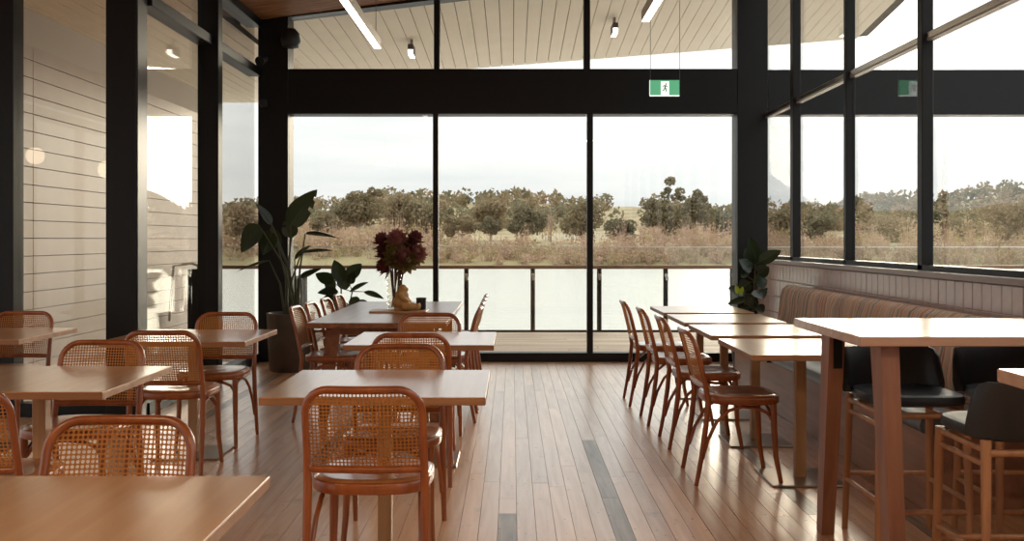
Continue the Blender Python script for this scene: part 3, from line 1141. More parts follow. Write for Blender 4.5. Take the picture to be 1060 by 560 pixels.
# white stakes of a paddock fence
stake_me = MB().box(-0.09, 0.09, -0.08, 0.08, 0, 1.0).mesh('stake', M['white_paint'])
for (pa, pb_, d, nn, lab) in ((553, 602, 172, 15, 'row of white stakes on the grass under the squarish gum tree'),
                              (616, 655, 168, 14, 'row of white stakes on the grass right of the second tall mullion'),
                              (846, 872, 168, 7, 'row of white stakes in the second right-hand window')):
    xa, xb = P(pa, 248, d).x, P(pb_, 248, d).x
    fr = tag(empty('stake_fence', ((xa + xb) / 2, d, 0)), lab, 'fence', 'white stake fences on the far bank')
    for i in range(nn):
        x = xa + (xb - xa) * i / (nn - 1)
        share(stake_me, 'stake', fr, (x - (xa + xb) / 2, 0, bank_z(x, d)))

# ------------------------------------------------------------------ bentwood cane chair
BW = 0.196          # half width of the back frame at the tube's centre
Z0, Z1 = 0.520, 0.802


def back_pt(x, z):
    t = max(0.0, (z - 0.45) / 0.36)
    return Vector((x * (1.0 + 0.02 * (1 - t)), -0.185 - 0.085 * t ** 1.15 - 0.026 * (1 - min(1, (x / BW) ** 2)) * min(1, t * 3), z))


def rounded_rect(hw, z0, z1, rt, rb, n=7, k=6):
    pts = []

    def arc(cx, cz, rad, a0):
        for i in range(n + 1):
            a = a0 + PI / 2 * i / n
            pts.append((cx + rad * math.cos(a), cz + rad * math.sin(a)))
    arc(hw - rt, z1 - rt, rt, 0)
    for i in range(1, k):
        pts.append((hw - rt - (2 * hw - 2 * rt) * i / k, z1))
    arc(-hw + rt, z1 - rt, rt, PI / 2)
    for i in range(1, 3):
        pts.append((-hw, z1 - rt - (z1 - rt - z0 - rb) * i / 3))
    arc(-hw + rb, z0 + rb, rb, PI)
    for i in range(1, k):
        pts.append((-hw + rb + (2 * hw - 2 * rb) * i / k, z0))
    arc(hw - rb, z0 + rb, rb, PI * 1.5)
    for i in range(1, 3):
        pts.append((hw, z0 + rb + (z1 - rt - z0 - rb) * i / 3))
    return pts


def make_chair():
    root = empty('cane_chair')
    MB().tube([back_pt(x, z) for x, z in rounded_rect(BW, Z0, Z1, 0.082, 0.022)], 0.0135, 8, closed=True).build('back_frame', M['chair'], root, True)
    # woven cane: a lattice with eight-sided holes
    mb = MB()
    pit = 0.0128
    hw, rt, rb = BW - 0.003, 0.08, 0.02
    nxh = int(hw / pit) + 1

    def inside(x, z):
        ax = abs(x)
        if ax > hw or z > Z1 - 0.003 or z < Z0 + 0.003:
            return False
        if z > Z1 - rt and ax > hw - rt:
            return math.hypot(ax - (hw - rt), z - (Z1 - rt)) < rt
        return True
    cache = {}

    def vert(x, z, dy):
        key = (round(x * 1e5), round(z * 1e5), dy)
        if key not in cache:
            p = back_pt(x, z)
            cache[key] = len(mb.v)
            mb.v.append((p.x, p.y + dy, p.z))
        return cache[key]
    h = pit / 2
    o1, o2 = 0.35 * pit, 0.165 * pit
    oct_ = [(o1, o2), (o2, o1), (-o2, o1), (-o1, o2), (-o1, -o2), (-o2, -o1), (o2, -o1), (o1, -o2)]
    outr = [(h, 0), (h, h), (0, h), (-h, h), (-h, 0), (-h, -h), (0, -h), (h, -h)]
    for i in range(-nxh, nxh + 1):
        for j in range(0, 26):
            cx, cz = i * pit, Z0 + h + j * pit
            if not inside(cx, cz):
                continue
            # quads between hole edge k and outer points
            iv = [vert(cx + a, cz + b_, 0) for a, b_ in oct_]
            ov = [vert(cx + a, cz + b_, 0) for a, b_ in outr]
            pairs = [(0, 7, 0), (0, 0, 1), (1, 1, 2), (2, 2, 3), (3, 3, 4), (4, 4, 5), (5, 5, 6), (6, 6, 7)]
            fl = [(iv[7], iv[0], ov[0]), (iv[0], iv[1], ov[1]), (iv[0], ov[1], ov[0]), (iv[1], iv[2], ov[2]), (iv[1], ov[2], ov[1]),
                  (iv[2], iv[3], ov[3]), (iv[2], ov[3], ov[2]), (iv[3], iv[4], ov[4]), (iv[3], ov[4], ov[3]), (iv[4], iv[5], ov[5]),
                  (iv[4], ov[5], ov[4]), (iv[5], iv[6], ov[6]), (iv[5], ov[6], ov[5]), (iv[6], iv[7], ov[7]), (iv[6], ov[7], ov[6]), (iv[7], ov[0], ov[7])]
            mb.f += fl
            mb.m += [0] * len(fl)
    mb.build('cane_panel', M['cane'], root)
    # seat: rounded trapezoid rim and a dished plywood top
    pts = []
    for i in range(40):
        a = 2 * PI * i / 40
        c_, s_ = math.cos(a), math.sin(a)
        e = 0.62
        x = 0.212 * math.copysign(abs(c_) ** e, c_) * (1.0 + 0.05 * s_)
        y = 0.015 + 0.205 * math.copysign(abs(s_) ** e, s_)
        pts.append((x, y))
    MB().outline(pts, 0.425, 0.466, 0.005).build('seat_rim', M['chair'], root, True)
    mb = MB()
    rings = [(0.955, 0.4665), (0.93, 0.4715), (0.80, 0.4715), (0.55, 0.4675), (0.25, 0.4655)]
    for s_, z in rings:
        mb.v += [(x * s_, 0.015 + (y - 0.015) * s_, z) for x, y in pts]
    for q in range(len(rings) - 1):
        for i in range(40):
            j = (i + 1) % 40
            mb.f.append((q * 40 + i, q * 40 + j, q * 40 + 40 + j, q * 40 + 40 + i))
    mb.f.append(tuple(range((len(rings) - 1) * 40, len(rings) * 40)))
    mb.m = [0] * len(mb.f)
    mb.build('seat', M['chair_seat'], root, True)
    for s_ in (-1, 1):
        # rear leg runs up into the back frame
        lp = [Vector((s_ * 0.205, -0.25, 0.0)), Vector((s_ * 0.203, -0.222, 0.15)), Vector((s_ * 0.201, -0.197, 0.32)), Vector((s_ * 0.2005, -0.186, 0.45)),
              back_pt(s_ * BW, 0.53), back_pt(s_ * BW, 0.60), back_pt(s_ * BW, 0.68)]
        MB().tube(lp, [0.0115, 0.0135, 0.0155, 0.0155, 0.0145, 0.0135, 0.0125], 8).build('leg', M['chair'], root, True)
        fp = [Vector((s_ * 0.172, 0.165, 0.43)), Vector((s_ * 0.174, 0.170, 0.30)), Vector((s_ * 0.178, 0.178, 0.15)), Vector((s_ * 0.188, 0.205, 0.0))]
        MB().tube(fp, [0.0185, 0.0170, 0.0145, 0.0115], 8).build('leg', M['chair'], root, True)
        # bentwood brace from the rear leg up under the seat to the front leg
        bp_ = [Vector((s_ * 0.196, -0.215, 0.14)), Vector((s_ * 0.190, -0.185, 0.24)), Vector((s_ * 0.182, -0.135, 0.335)), Vector((s_ * 0.175, -0.07, 0.392)),
               Vector((s_ * 0.170, 0.0, 0.411)), Vector((s_ * 0.166, 0.08, 0.404)), Vector((s_ * 0.166, 0.135, 0.378)), Vector((s_ * 0.168, 0.16, 0.345))]
        MB().tube(bp_, 0.0095, 8).build('brace', M['chair'], root, True)
    cb = [Vector((-0.166, 0.155, 0.345)), Vector((-0.14, 0.152, 0.385)), Vector((-0.08, 0.15, 0.408)), Vector((0, 0.15, 0.413)), Vector((0.08, 0.15, 0.408)), Vector((0.14, 0.152, 0.385)), Vector((0.166, 0.155, 0.345))]
    MB().tube(cb, 0.009, 8).build('brace', M['chair'], root, True)
    return root


chair0 = make_chair()
BACK_TOP = 0.268        # the back's top lies this far behind the seat centre
first = [True]


def chair(x, y, rot, label, group):
    """x, y: where the top of the back is; rot: 0 faces away from the camera"""
    o = chair0 if first[0] else copy_tree(chair0)
    first[0] = False
    o.location = (x - math.sin(rot) * BACK_TOP, y + math.cos(rot) * BACK_TOP, 0.0)
    o.rotation_euler = (0, 0, rot)
    tag(o, label, 'chair', group)
    return o


AW, TO = 0.0, PI
G = 'bentwood cane chairs'
GC = G + ' at the middle tables'
GL = G + ' at the left-hand tables'
chair(-0.498, 3.32, AW, 'nearest cane chair in the middle, its whole back facing the camera', GC)
chair(-0.518, 4.62, TO, 'cane chair on the far side of the nearest middle table, facing the camera', GC)
chair(-0.53, 5.20, AW, 'cane chair with darker frame just behind another, near side of second middle table', GC)
chair(-0.545, 6.60, TO, 'cane chair between the second middle table and the long dark table', GC)
chair(-1.07, 2.73, TO, 'cane chair low at the left, behind the table in the bottom-left corner', GL)
chair(-1.87, 3.30, AW, 'cane chair cut off by the left edge of the picture, only its side visible', GL)
chair(-1.975, 4.81, TO, 'cane chair on the far side of the second left-hand table', GL)
chair(-1.886, 5.35, AW, 'cane chair with its back to us at the table by the left glass wall', GL)
chair(-1.905, 6.66, TO, 'cane chair facing us behind the table by the left glass wall', GL)
chair(-3.31, 6.75, TO, 'cane chair at the far left against the glass by the clad wing', GL)
LAB = ['nearest', 'second', 'third', 'farthest']
for i, y in enumerate((7.27, 7.75, 8.30, 8.84)):
    chair(-1.575 + 0.012 * i, y, -PI / 2, '%s cane chair along the left side of the long dark table' % LAB[i], G + ' left of the long table')
for i, y in enumerate((7.25, 7.78, 8.30, 8.84)):
    chair(-0.245, y, PI / 2, '%s cane chair along the right side of the long dark table' % LAB[i], G + ' right of the long table')
for i, (x, y) in enumerate(((0.955, 5.46), (0.955, 6.36), (0.93, 7.13), (0.90, 7.96))):
    chair(x, y, -PI / 2, '%s cane chair in the row facing the striped banquette' % LAB[i], G + ' facing the banquette')


# ------------------------------------------------------------------ pedestal tables
def ped_table(x0, x1, y0, y1, label, group, z=0.72, along=1):
    cx, cy = (x0 + x1) / 2, (y0 + y1) / 2
    t = tag(empty('pedestal_table', (cx, cy, 0)), label, 'table', group)
    hw, hd = (x1 - x0) / 2, (y1 - y0) / 2
    top = MB().bbox(-hw, hw, -hd, hd, z - 0.004, z, 0.0015).build('table_top', M['laminate'] if along else M['laminate_x'], t)
    MB().bbox(-hw, hw, -hd, hd, z - 0.030, z - 0.004, 0.0015).build('top_edge', M['edge'], top)
    MB().bbox(-0.0275, 0.0275, -0.0275, 0.0275, 0.012, z - 0.034, 0.003).build('post', M['post_wood'], t)
    MB().box(-0.15, 0.15, -0.15, 0.15, z - 0.036, z - 0.030).build('top_plate', M['plastic'], t)
    MB().bbox(-0.20, 0.20, -0.20, 0.20, 0.0, 0.012, 0.004).build('base_plate', M['base_plate'], t)
    return t


W, D = 0.83, 0.775
ped_table(-0.932, -0.097, 3.656, 4.43, 'nearest table in the middle, pale top behind the big cane chair', 'middle pedestal tables')
ped_table(-0.93, -0.10, 5.47, 6.25, 'second middle table, before the long dark table', 'middle pedestal tables')
ped_table(-0.594 - W, -0.594, 2.443 - D, 2.443, 'table filling the bottom-left corner of the picture', 'left-hand pedestal tables')
ped_table(-1.56 - W, -1.56, 3.79, 3.79 + D, 'second left-hand table, cut by the left edge, with a visible square post', 'left-hand pedestal tables')
ped_table(-2.86 - W, -2.86, 5.77, 5.77 + D, 'small slice of table at the far left, before the clad wing', 'left-hand pedestal tables')
ped_table(-1.517 - W, -1.517, 5.655, 5.655 + D, 'table by the left glass wall, next to the big plant pot', 'left-hand pedestal tables')
RL = 1.205
for i, (a, b_) in enumerate(((5.0, 5.82), (6.02, 6.80), (6.95, 7.74), (7.90, 8.68))):
    ped_table(RL, RL + 0.72, a, b_, '%s pedestal table in the row before the striped banquette' % LAB[i], 'tables before the banquette')

# long dark table with splayed legs
lt = tag(empty('long_table', (-0.945, 8.12, 0)), 'long dark-stained dining table with splayed legs carrying the flowers', 'table', None)
MB().bbox(-0.485, 0.485, -1.2, 1.2, 0.682, 0.72, 0.003).build('table_top', M['table_dark'], lt)
for sy in (-1, 1):
    for sx_ in (-1, 1):
        xt, xb, yt, yb = sx_ * 0.33, sx_ * 0.40, sy * 0.98, sy * 1.02
        v = []
        for (cx, cy, z, a, b_) in ((xb, yb, 0.0, 0.035, 0.03), (xt, yt, 0.682, 0.055, 0.035)):
            v += [(cx - a, cy - b_, z), (cx + a, cy - b_, z), (cx + a, cy + b_, z), (cx - a, cy + b_, z)]
        MB().add(v, [(3, 2, 1, 0), (4, 5, 6, 7), (0, 1, 5, 4), (1, 2, 6, 5), (2, 3, 7, 6), (3, 0, 4, 7)]).build('leg', M['table_dark'], lt)
    MB().box(-0.30, 0.30, sy * 0.98 - 0.03, sy * 0.98 + 0.03, 0.62, 0.682).build('apron', M['table_dark'], lt)
MB().box(-0.03, 0.03, -0.95, 0.95, 0.63, 0.68).build('stretcher', M['table_dark'], lt)


# ------------------------------------------------------------------ high tables
def high_table(x0, x1, y0, y1, label, z=0.95):
    cx, cy = (x0 + x1) / 2, (y0 + y1) / 2
    t = tag(empty('high_table', (cx, cy, 0)), label, 'table', 'high timber tables')
    hw, hd = (x1 - x0) / 2, (y1 - y0) / 2
    MB().bbox(-hw, hw, -hd, hd, z - 0.036, z, 0.003).build('table_top', M['bar_top'], t)
    for sx_ in (-1, 1):
        for sy in (-1, 1):
            xc = sx_ * (hw - 0.135)
            yt, yb = sy * (hd - 0.13), sy * (hd - 0.015)
            v = []
            for cy_, z_, a, b_ in ((yb, 0.0, 0.028, 0.036), (yt, z - 0.036, 0.034, 0.055)):
                v += [(xc - a, cy_ - b_, z_), (xc + a, cy_ - b_, z_), (xc + a, cy_ + b_, z_), (xc - a, cy_ + b_, z_)]
            leg = MB().add(v, [(3, 2, 1, 0), (4, 5, 6, 7), (0, 1, 5, 4), (1, 2, 6, 5), (2, 3, 7, 6), (3, 0, 4, 7)]).build('leg', M['bar_wood'], t)
            MB().box(xc - 0.018, xc + 0.018, yt - sy * 0.055 - 0.004, yt - sy * 0.055 + 0.004, z - 0.20, z - 0.04).build('bracket', S, leg)
        MB().box(sx_ * (hw - 0.135) - 0.03, sx_ * (hw - 0.135) + 0.03, -hd + 0.1, hd - 0.1, z - 0.048, z - 0.036).build('crossbar', S, t)
    return t


high_table(1.255, 2.555, 3.585, 4.43, 'high timber table at the right with stools on both sides')
high_table(1.315, 2.555, 1.86, 2.70, 'corner of a nearer high table at the right edge of the picture')


def make_stool():
    root = empty('counter_stool')
    # one upholstered shell: seat and low wrapped back
    nu, nv = 14, 16
    hw, hd = 0.205, 0.205

    def seat_z(u, v):
        return 0.655 - 0.012 * (1 - u * u) * (1 - v * v)
    # seat pad
    pts = []
    for i in range(36):
        a = 2 * PI * i / 36
        c_, s_ = math.cos(a), math.sin(a)
        e = 0.55
        pts.append((hw * math.copysign(abs(c_) ** e, c_) * (1 + 0.04 * s_), hd * math.copysign(abs(s_) ** e, s_)))
    mb = MB()
    rings = [(0.93, 0.612), (0.99, 0.618), (1.0, 0.635), (0.97, 0.652), (0.88, 0.658), (0.6, 0.650), (0.3, 0.646)]
    for s_, z in rings:
        mb.v += [(x * s_, y * s_, z) for x, y in pts]
    for q in range(len(rings) - 1):
        for i in range(36):
            j = (i + 1) % 36
            mb.f.append((q * 36 + i, q * 36 + j, q * 36 + 36 + j, q * 36 + 36 + i))
    mb.f.append(tuple(range((len(rings) - 1) * 36, len(rings) * 36)))
    mb.f.append(tuple(range(35, -1, -1)))
    mb.m = [0] * len(mb.f)
    mb.build('seat', M['leather'], root, True)
    # back: curved panel wrapping round the rear
    n = 18
    cols = []
    for i in range(n + 1):
        a = -1.0 + 2.0 * i / n
        ang = a * 1.28
        x = 0.222 * math.sin(ang) / math.sin(1.28) * (1.0 - 0.06 * abs(a) ** 3)
        y = -0.215 + 0.105 * (1 - math.cos(ang)) / (1 - math.cos(1.28)) * 0.85
        edge = max(0.0, (abs(a) - 0.62) / 0.38)
        zt = 0.82 - 0.13 * edge ** 3.0
        zb = 0.628
        cols.append((x, y, zb, zt))
    mb = MB()
    lv = 7
    for side in (0, 1):
        for (x, y, zb, zt) in cols:
            d = Vector((x, y + 0.02)).normalized()
            for j in range(lv + 1):
                t = j / lv
                z = zb + (zt - zb) * t
                th = 0.017 * (1 - 0.55 * t ** 4) * (1 if side else -1)
                out = 0.045 * t
                mb.v.append((x + d.x * (th + out * 0.3), y + d.y * (th + out), z))
    C = (n + 1) * (lv + 1)
    for i in range(n):
        for j in range(lv):
            a = i * (lv + 1) + j
            b_ = a + lv + 1
            mb.f.append((a, a + 1, b_ + 1, b_))
            mb.f.append((C + a, C + b_, C + b_ + 1, C + a + 1))
        a = i * (lv + 1)
        b_ = a + lv + 1
        mb.f.append((a + lv, C + a + lv, C + b_ + lv, b_ + lv))
        mb.f.append((a, b_, C + b_, C + a))
    for i in (0, n):
        for j in range(lv):
            a = i * (lv + 1) + j
            mb.f.append((a, C + a, C + a + 1, a + 1) if i == 0 else (a, a + 1, C + a + 1, C + a))
    mb.m = [0] * len(mb.f)
    mb.build('backrest', M['leather'], root, True)
    LX, LF, LR_ = 0.178, 0.175, -0.185
    for sx_ in (-1, 1):
        MB().tube([(sx_ * (LX + 0.012), LF + 0.02, 0), (sx_ * LX, LF, 0.60)], [0.0135, 0.018], 10).build('leg', M['stool_wood'], root, True)
        MB().tube([(sx_ * (LX + 0.012), LR_ - 0.03, 0), (sx_ * LX, LR_, 0.62)], [0.0135, 0.018], 10).build('leg', M['stool_wood'], root, True)
        MB().tube([(sx_ * LX, LR_, 0.585), (sx_ * LX, LF, 0.585)], 0.013, 8).build('seat_rail', M['stool_wood'], root, True)
        MB().tube([(sx_ * LX, LR_, 0.535), (sx_ * LX, LF, 0.535)], 0.011, 8).build('seat_rail', M['stool_wood'], root, True)
        MB().tube([(sx_ * (LX + .008), LR_ - .02, 0.225), (sx_ * (LX + .008), LF + .012, 0.225)], 0.011, 8).build('foot_rail', M['stool_wood'], root, True)
    for yy in (LR_, LF):
        MB().tube([(-LX, yy, 0.575), (LX, yy, 0.575)], 0.013, 8).build('seat_rail', M['stool_wood'], root, True)
    MB().tube([(-LX - .008, LF + .012, 0.18), (LX + .008, LF + .012, 0.18)], 0.012, 8).build('foot_rail', M['stool_wood'], root, True)
    MB().tube([(-LX - .008, LR_ - .02, 0.25), (LX + .008, LR_ - .02, 0.25)], 0.011, 8).build('foot_rail', M['stool_wood'], root, True)
    return root


st = make_stool()
for i, (x, y, rot, lab) in enumerate(((1.69, 4.27, PI, 'black leather counter stool behind the high table legs, facing us'),
                                      (2.19, 4.28, PI, 'black leather counter stool nearest the tiled wall, beyond the high table'),
                                      (1.785, 3.56, 0.0, 'nearest black leather counter stool, its back to us at the right edge'))):
    o = st if i == 0 else copy_tree(st)
    o.location = (x, y, 0)
    o.rotation_euler = (0, 0, rot)
    tag(o, lab, 'stool', 'black leather counter stools')

# ------------------------------------------------------------------ banquette
bq = tag(empty('banquette', (2.27, 6.75, 0)), 'built-in banquette with striped backrest and slate seat along the tiled wall', 'bench')
Y0, Y1 = -2.05, 2.10
MB().bbox(-0.29, 0.30, Y0, Y1, 0.0, 0.37, 0.004).build('bench_box', M['bench_wood'], bq)
for ya, yb in ((Y0, -0.60), (-0.58, 0.75), (0.77, Y1)):
    prof = [(-0.335, 0.39), (-0.345, 0.42), (-0.335, 0.455), (-0.30, 0.470), (0.10, 0.462), (0.10, 0.372), (-0.30, 0.372)]
    v = [(x, y, z) for y in (ya, yb) for x, z in prof]
    k = len(prof)
    f = [tuple(range(k)), tuple(range(2 * k - 1, k - 1, -1))] + [(i, i + k, (i + 1) % k + k, (i + 1) % k) for i in range(k)]
    cu = MB().add(v, f).build('seat_cushion', M['seat_vinyl'], bq, True)
    MB().box(-0.347, 0.10, yb, yb + 0.02, 0.372, 0.467).build('end_piping', M['plastic'], cu)
prof = [(0.10, 0.46), (0.085, 0.55), (0.115, 0.80), (0.135, 0.865), (0.175, 0.895), (0.225, 0.895), (0.265, 0.87), (0.285, 0.80), (0.29, 0.46)]
k = len(prof)
v, f = [], []
ys = [Y0 + (Y1 - Y0) * i / 30 for i in range(31)]
for y in ys:
    v += [(x, y, z) for x, z in prof]
for q in range(30):
    f += [(q * k + i, q * k + k + i, q * k + k + (i + 1) % k, q * k + (i + 1) % k) for i in range(k)]
f += [tuple(range(k)), tuple(range(31 * k - 1, 30 * k - 1, -1))]
MB().add(v, f).build('backrest', M['stripes'], bq, True)


# ------------------------------------------------------------------ plants
def blade(mb, base, direction, up, L, Wd, droop=0.3, fold=0.25, split=0, shape=0.55, n=10, curl=0.0, mi=0):
    """leaf blade: runs from base along direction and bends down"""
    d = Vector(direction).normalized()
    u = (Vector(up) - d * Vector(up).dot(d)).normalized()
    s = d.cross(u)
    rows = []
    for i in range(n + 1):
        t = i / n
        w = Wd / 2 * (math.sin(PI * min(1, t ** shape * 0.97 + 0.03)) ** 0.8)
        c = Vector(base) + d * (L * (t - 0.18 * droop * t * t)) - Vector((0, 0, 1)) * (droop * L * 0.6 * t * t)
        rows.append((c, w))
    o = len(mb.v)
    for c, w in rows:
        mb.v += [tuple(c + s * w + u * (fold * w)), tuple(c + s * w * 0.5 + u * (fold * 0.35 * w)), tuple(c), tuple(c - s * w * 0.5 + u * (fold * 0.35 * w)), tuple(c - s * w + u * (fold * w))]
    for i in range(n):
        for j in range(4):
            if split and i in (n // 2, n - 3) and j == (0 if split > 0 else 3):
                continue
            a = o + i * 5 + j
            mb.f.append((a, a + 1, a + 6, a + 5))
            mb.m.append(mi)


# bird of paradise in the stoneware pot
pc = Vector((-2.20, 9.90, 0))
bp_t = tag(empty('banana_plant', pc), 'tall banana-leaved plant in a brown stoneware pot by the left corner post', 'plant')
MB().lathe([(0.20, 0.0), (0.212, 0.02), (0.235, 0.55), (0.237, 0.572), (0.215, 0.572), (0.208, 0.53), (0.02, 0.525)], 0, 0, 32).build('pot', M['pot'], bp_t, True)
MB().lathe([(0.207, 0.515), (0.205, 0.53), (0.1, 0.536), (0.01, 0.538)], 0, 0, 20).build('soil', M['soil'], bp_t, True)
BAN = [  # leaf foot (px,py), tip (px,py), width, roll, split, dy
    (301, 233, 328, 193, 0.24, 0.3, 1, -0.10),
    (268, 233, 250, 259, 0.20, 0.2, 0, -0.18),
    (281, 232, 265, 209, 0.11, 0.9, 0, -0.02),
    (316, 242, 349, 244, 0.12, 1.2, 0, 0.05),
    (312, 262, 345, 257, 0.10, 1.2, 0, -0.05),
    (279, 270, 245, 279, 0.10, 1.3, 0, -0.15),
    (282, 240, 272, 262, 0.20, 0.4, 0, -0.12),
    (311, 288, 333, 276, 0.10, 1.0, 0, 0.1),
    (302, 246, 297, 222, 0.16, 0.5, -1, 0.0),
    (288, 256, 281, 232, 0.12, 0.6, 0, 0.1),
    (305, 268, 322, 252, 0.09, 0.9, 0, 0.12),
]
for (fx, fy, tx, ty, wd, roll, spl, dy) in BAN:
    a = P(fx, fy, 9.9 + dy) - pc
    t_ = P(tx, ty, 9.9 + dy + rng.uniform(-0.12, 0.1)) - pc
    ft = Vector((rng.uniform(-.07, .07), rng.uniform(-.07, .07), 0.53))
    mid = (a + ft) / 2 + Vector(((ft.x - a.x) * 0.25, 0, 0.05))
    d = t_ - a
    view = Vector((0, -1, 0))
    upv = view * math.cos(roll) + Vector((0, 0, 1)) * math.sin(roll)
    mb = MB()
    blade(mb, a, d, upv, d.length * 1.04, wd, 0.12, 0.22, spl, 0.62, 12)
    lf_ = mb.build('leaf', M['leaf_big'], bp_t, True)
    MB().tube([ft, mid, a, a + d * 0.5], [0.013, 0.010, 0.006, 0.003], 6).build('petiole', M['stem'], lf_, True)


def rubber_plant(loc, label, leaves, pot_r, pot_h, stems, new=None, depth=None):
    loc = Vector(loc)
    t = tag(empty('rubber_plant', loc), label, 'plant', 'broad-leaved pot plants')
    MB().lathe([(pot_r * 0.78, 0), (pot_r * 0.82, 0.01), (pot_r, pot_h), (pot_r * 0.93, pot_h), (pot_r * 0.88, pot_h - 0.03), (0.02, pot_h - 0.032)], 0, 0, 24).build('pot', M['pot_black'], t, True)
    MB().lathe([(pot_r * 0.87, pot_h - 0.035), (pot_r * 0.86, pot_h - 0.025), (0.01, pot_h - 0.02)], 0, 0, 16).build('soil', M['soil'], t, True)
    for s_ in stems:
        MB().tube([(s_[0] * 0.3, s_[1] * 0.3, pot_h - 0.03), (s_[0] * 0.6, s_[1] * 0.6, (s_[2] + pot_h) / 2), s_], [0.011, 0.009, 0.006], 6).build('stem', M['stem'], t, True)
    r_ = random.Random(int(abs(loc.x) * 100))
    for (fx, fy, tx, ty, wd, roll) in leaves:
        dd = loc.y + r_.uniform(-0.12, 0.12)
        a = P(fx, fy, dd) - loc
        e = P(tx, ty, dd + r_.uniform(-0.08, 0.05)) - loc
        d = e - a
        upv = Vector((r_.uniform(-.3, .3), -math.cos(roll), math.sin(roll)))
        mb = MB()
        blade(mb, a, d, upv, d.length * 1.05, wd, 0.10, 0.18, 0, 0.72, 8)
        lf_ = mb.build('leaf', M['leaf'], t, True)
        near = min((Vector(s_) * q + Vector((0, 0, pot_h)) * (1 - q) for s_ in stems for q in (0.35, 0.6, 0.8, 1.0)), key=lambda p_: (p_ - a).length)
        MB().tube([near, a, a + d * 0.6], [0.005, 0.004, 0.002], 5).build('petiole', M['stem'], lf_, True)
    for (fx, fy, tx, ty, wd, roll) in (new or []):
        a = P(fx, fy, loc.y - 0.15) - loc
        d = P(tx, ty, loc.y - 0.16) - loc - a
        mb = MB()
        blade(mb, a, d, Vector((0.2, -1, 0.2)), d.length, wd, 0.05, 0.3, 0, 0.7, 6)
        mb.build('young_leaf', M['leaf_new'], t, True)
    return t


rubber_plant((-1.72, 9.95, 0), 'broad-leaved plant in a black pot behind the left side of the long table', [
    (354, 292, 346, 268, 0.15, 0.3), (360, 288, 374, 272, 0.15, 0.4), (345, 293, 327, 282, 0.15, 0.7), (350, 302, 329, 302, 0.13, 0.9),
    (362, 302, 381, 291, 0.10, 1.0), (377, 302, 397, 308, 0.09, 1.1), (348, 306, 331, 312, 0.11, 0.8), (358, 300, 352, 278, 0.14, 0.5),
    (352, 310, 338, 318, 0.13, 0.6), (364, 308, 372, 320, 0.12, 0.7), (356, 312, 352, 328, 0.14, 0.5), (362, 294, 366, 280, 0.10, 0.4),
    (346, 300, 336, 290, 0.12, 0.5), (370, 312, 384, 316, 0.09, 1.0)],
    0.17, 0.32, [(0.02, -0.03, 0.95), (0.12, 0.02, 0.78), (-0.1, 0.03, 0.76)])
rubber_plant((2.20, 9.22, 0), 'rubber plant with glossy dark leaves in the right corner behind the farthest table', [
    (783, 272, 776, 244, 0.125, 0.3), (786, 272, 808, 258, 0.13, 0.6), (778, 280, 765, 268, 0.14, 0.5), (785, 284, 796, 276, 0.14, 0.5),
    (782, 292, 794, 290, 0.16, 0.4), (776, 292, 766, 300, 0.14, 0.6), (783, 300, 790, 309, 0.16, 0.5), (772, 304, 754, 297, 0.13, 0.7),
    (772, 310, 753, 314, 0.10, 1.0), (780, 306, 772, 318, 0.16, 0.5), (784, 316, 790, 323, 0.10, 0.9), (778, 274, 772, 256, 0.12, 0.4),
    (776, 318, 764, 322, 0.10, 1.0), (788, 300, 790, 304, 0.12, 0.6), (774, 286, 768, 278, 0.12, 0.5), (784, 280, 790, 266, 0.12, 0.4)],
    0.17, 0.34, [(0.05, -0.02, 1.06), (-0.05, 0.02, 0.84), (0.08, 0.05, 0.9)], [(764, 304, 761, 294, 0.05, 0.3), (766, 305, 769, 296, 0.045, 0.3)])

# ------------------------------------------------------------------ things on the long table
TZ = 0.72
bx0, by0 = -0.905, 7.98
board = MB().bbox(-0.225, 0.225, -0.13, 0.15, 0, 0.014, 0.004).build('serving_board', M['board'], loc=(bx0, by0, TZ))
tag(board, 'thin pale wooden board under the clay figure on the long table', 'board')
bz = TZ + 0.014

vx, vy = -0.955, 8.06
vase = tag(empty('ribbed_vase', (vx, vy, bz)), 'clear ribbed glass vase holding the purple proteas', 'vase')
prof = []
for i in range(41):
    t = i / 40
    prof.append((0.050 + 0.012 * t + 0.007 * math.sin(t * PI * 14), 0.002 + 0.30 * t))
inner = [(r_ - 0.004, z + 0.001) for r_, z in prof[::-1]]
inner[-1] = (inner[-1][0], 0.012)
MB().lathe(prof + inner, 0, 0, 24).build('vase_body', glass_mat('vase_glass', (0.97, 0.96, 0.93), 0.9, 0.06), vase, True)

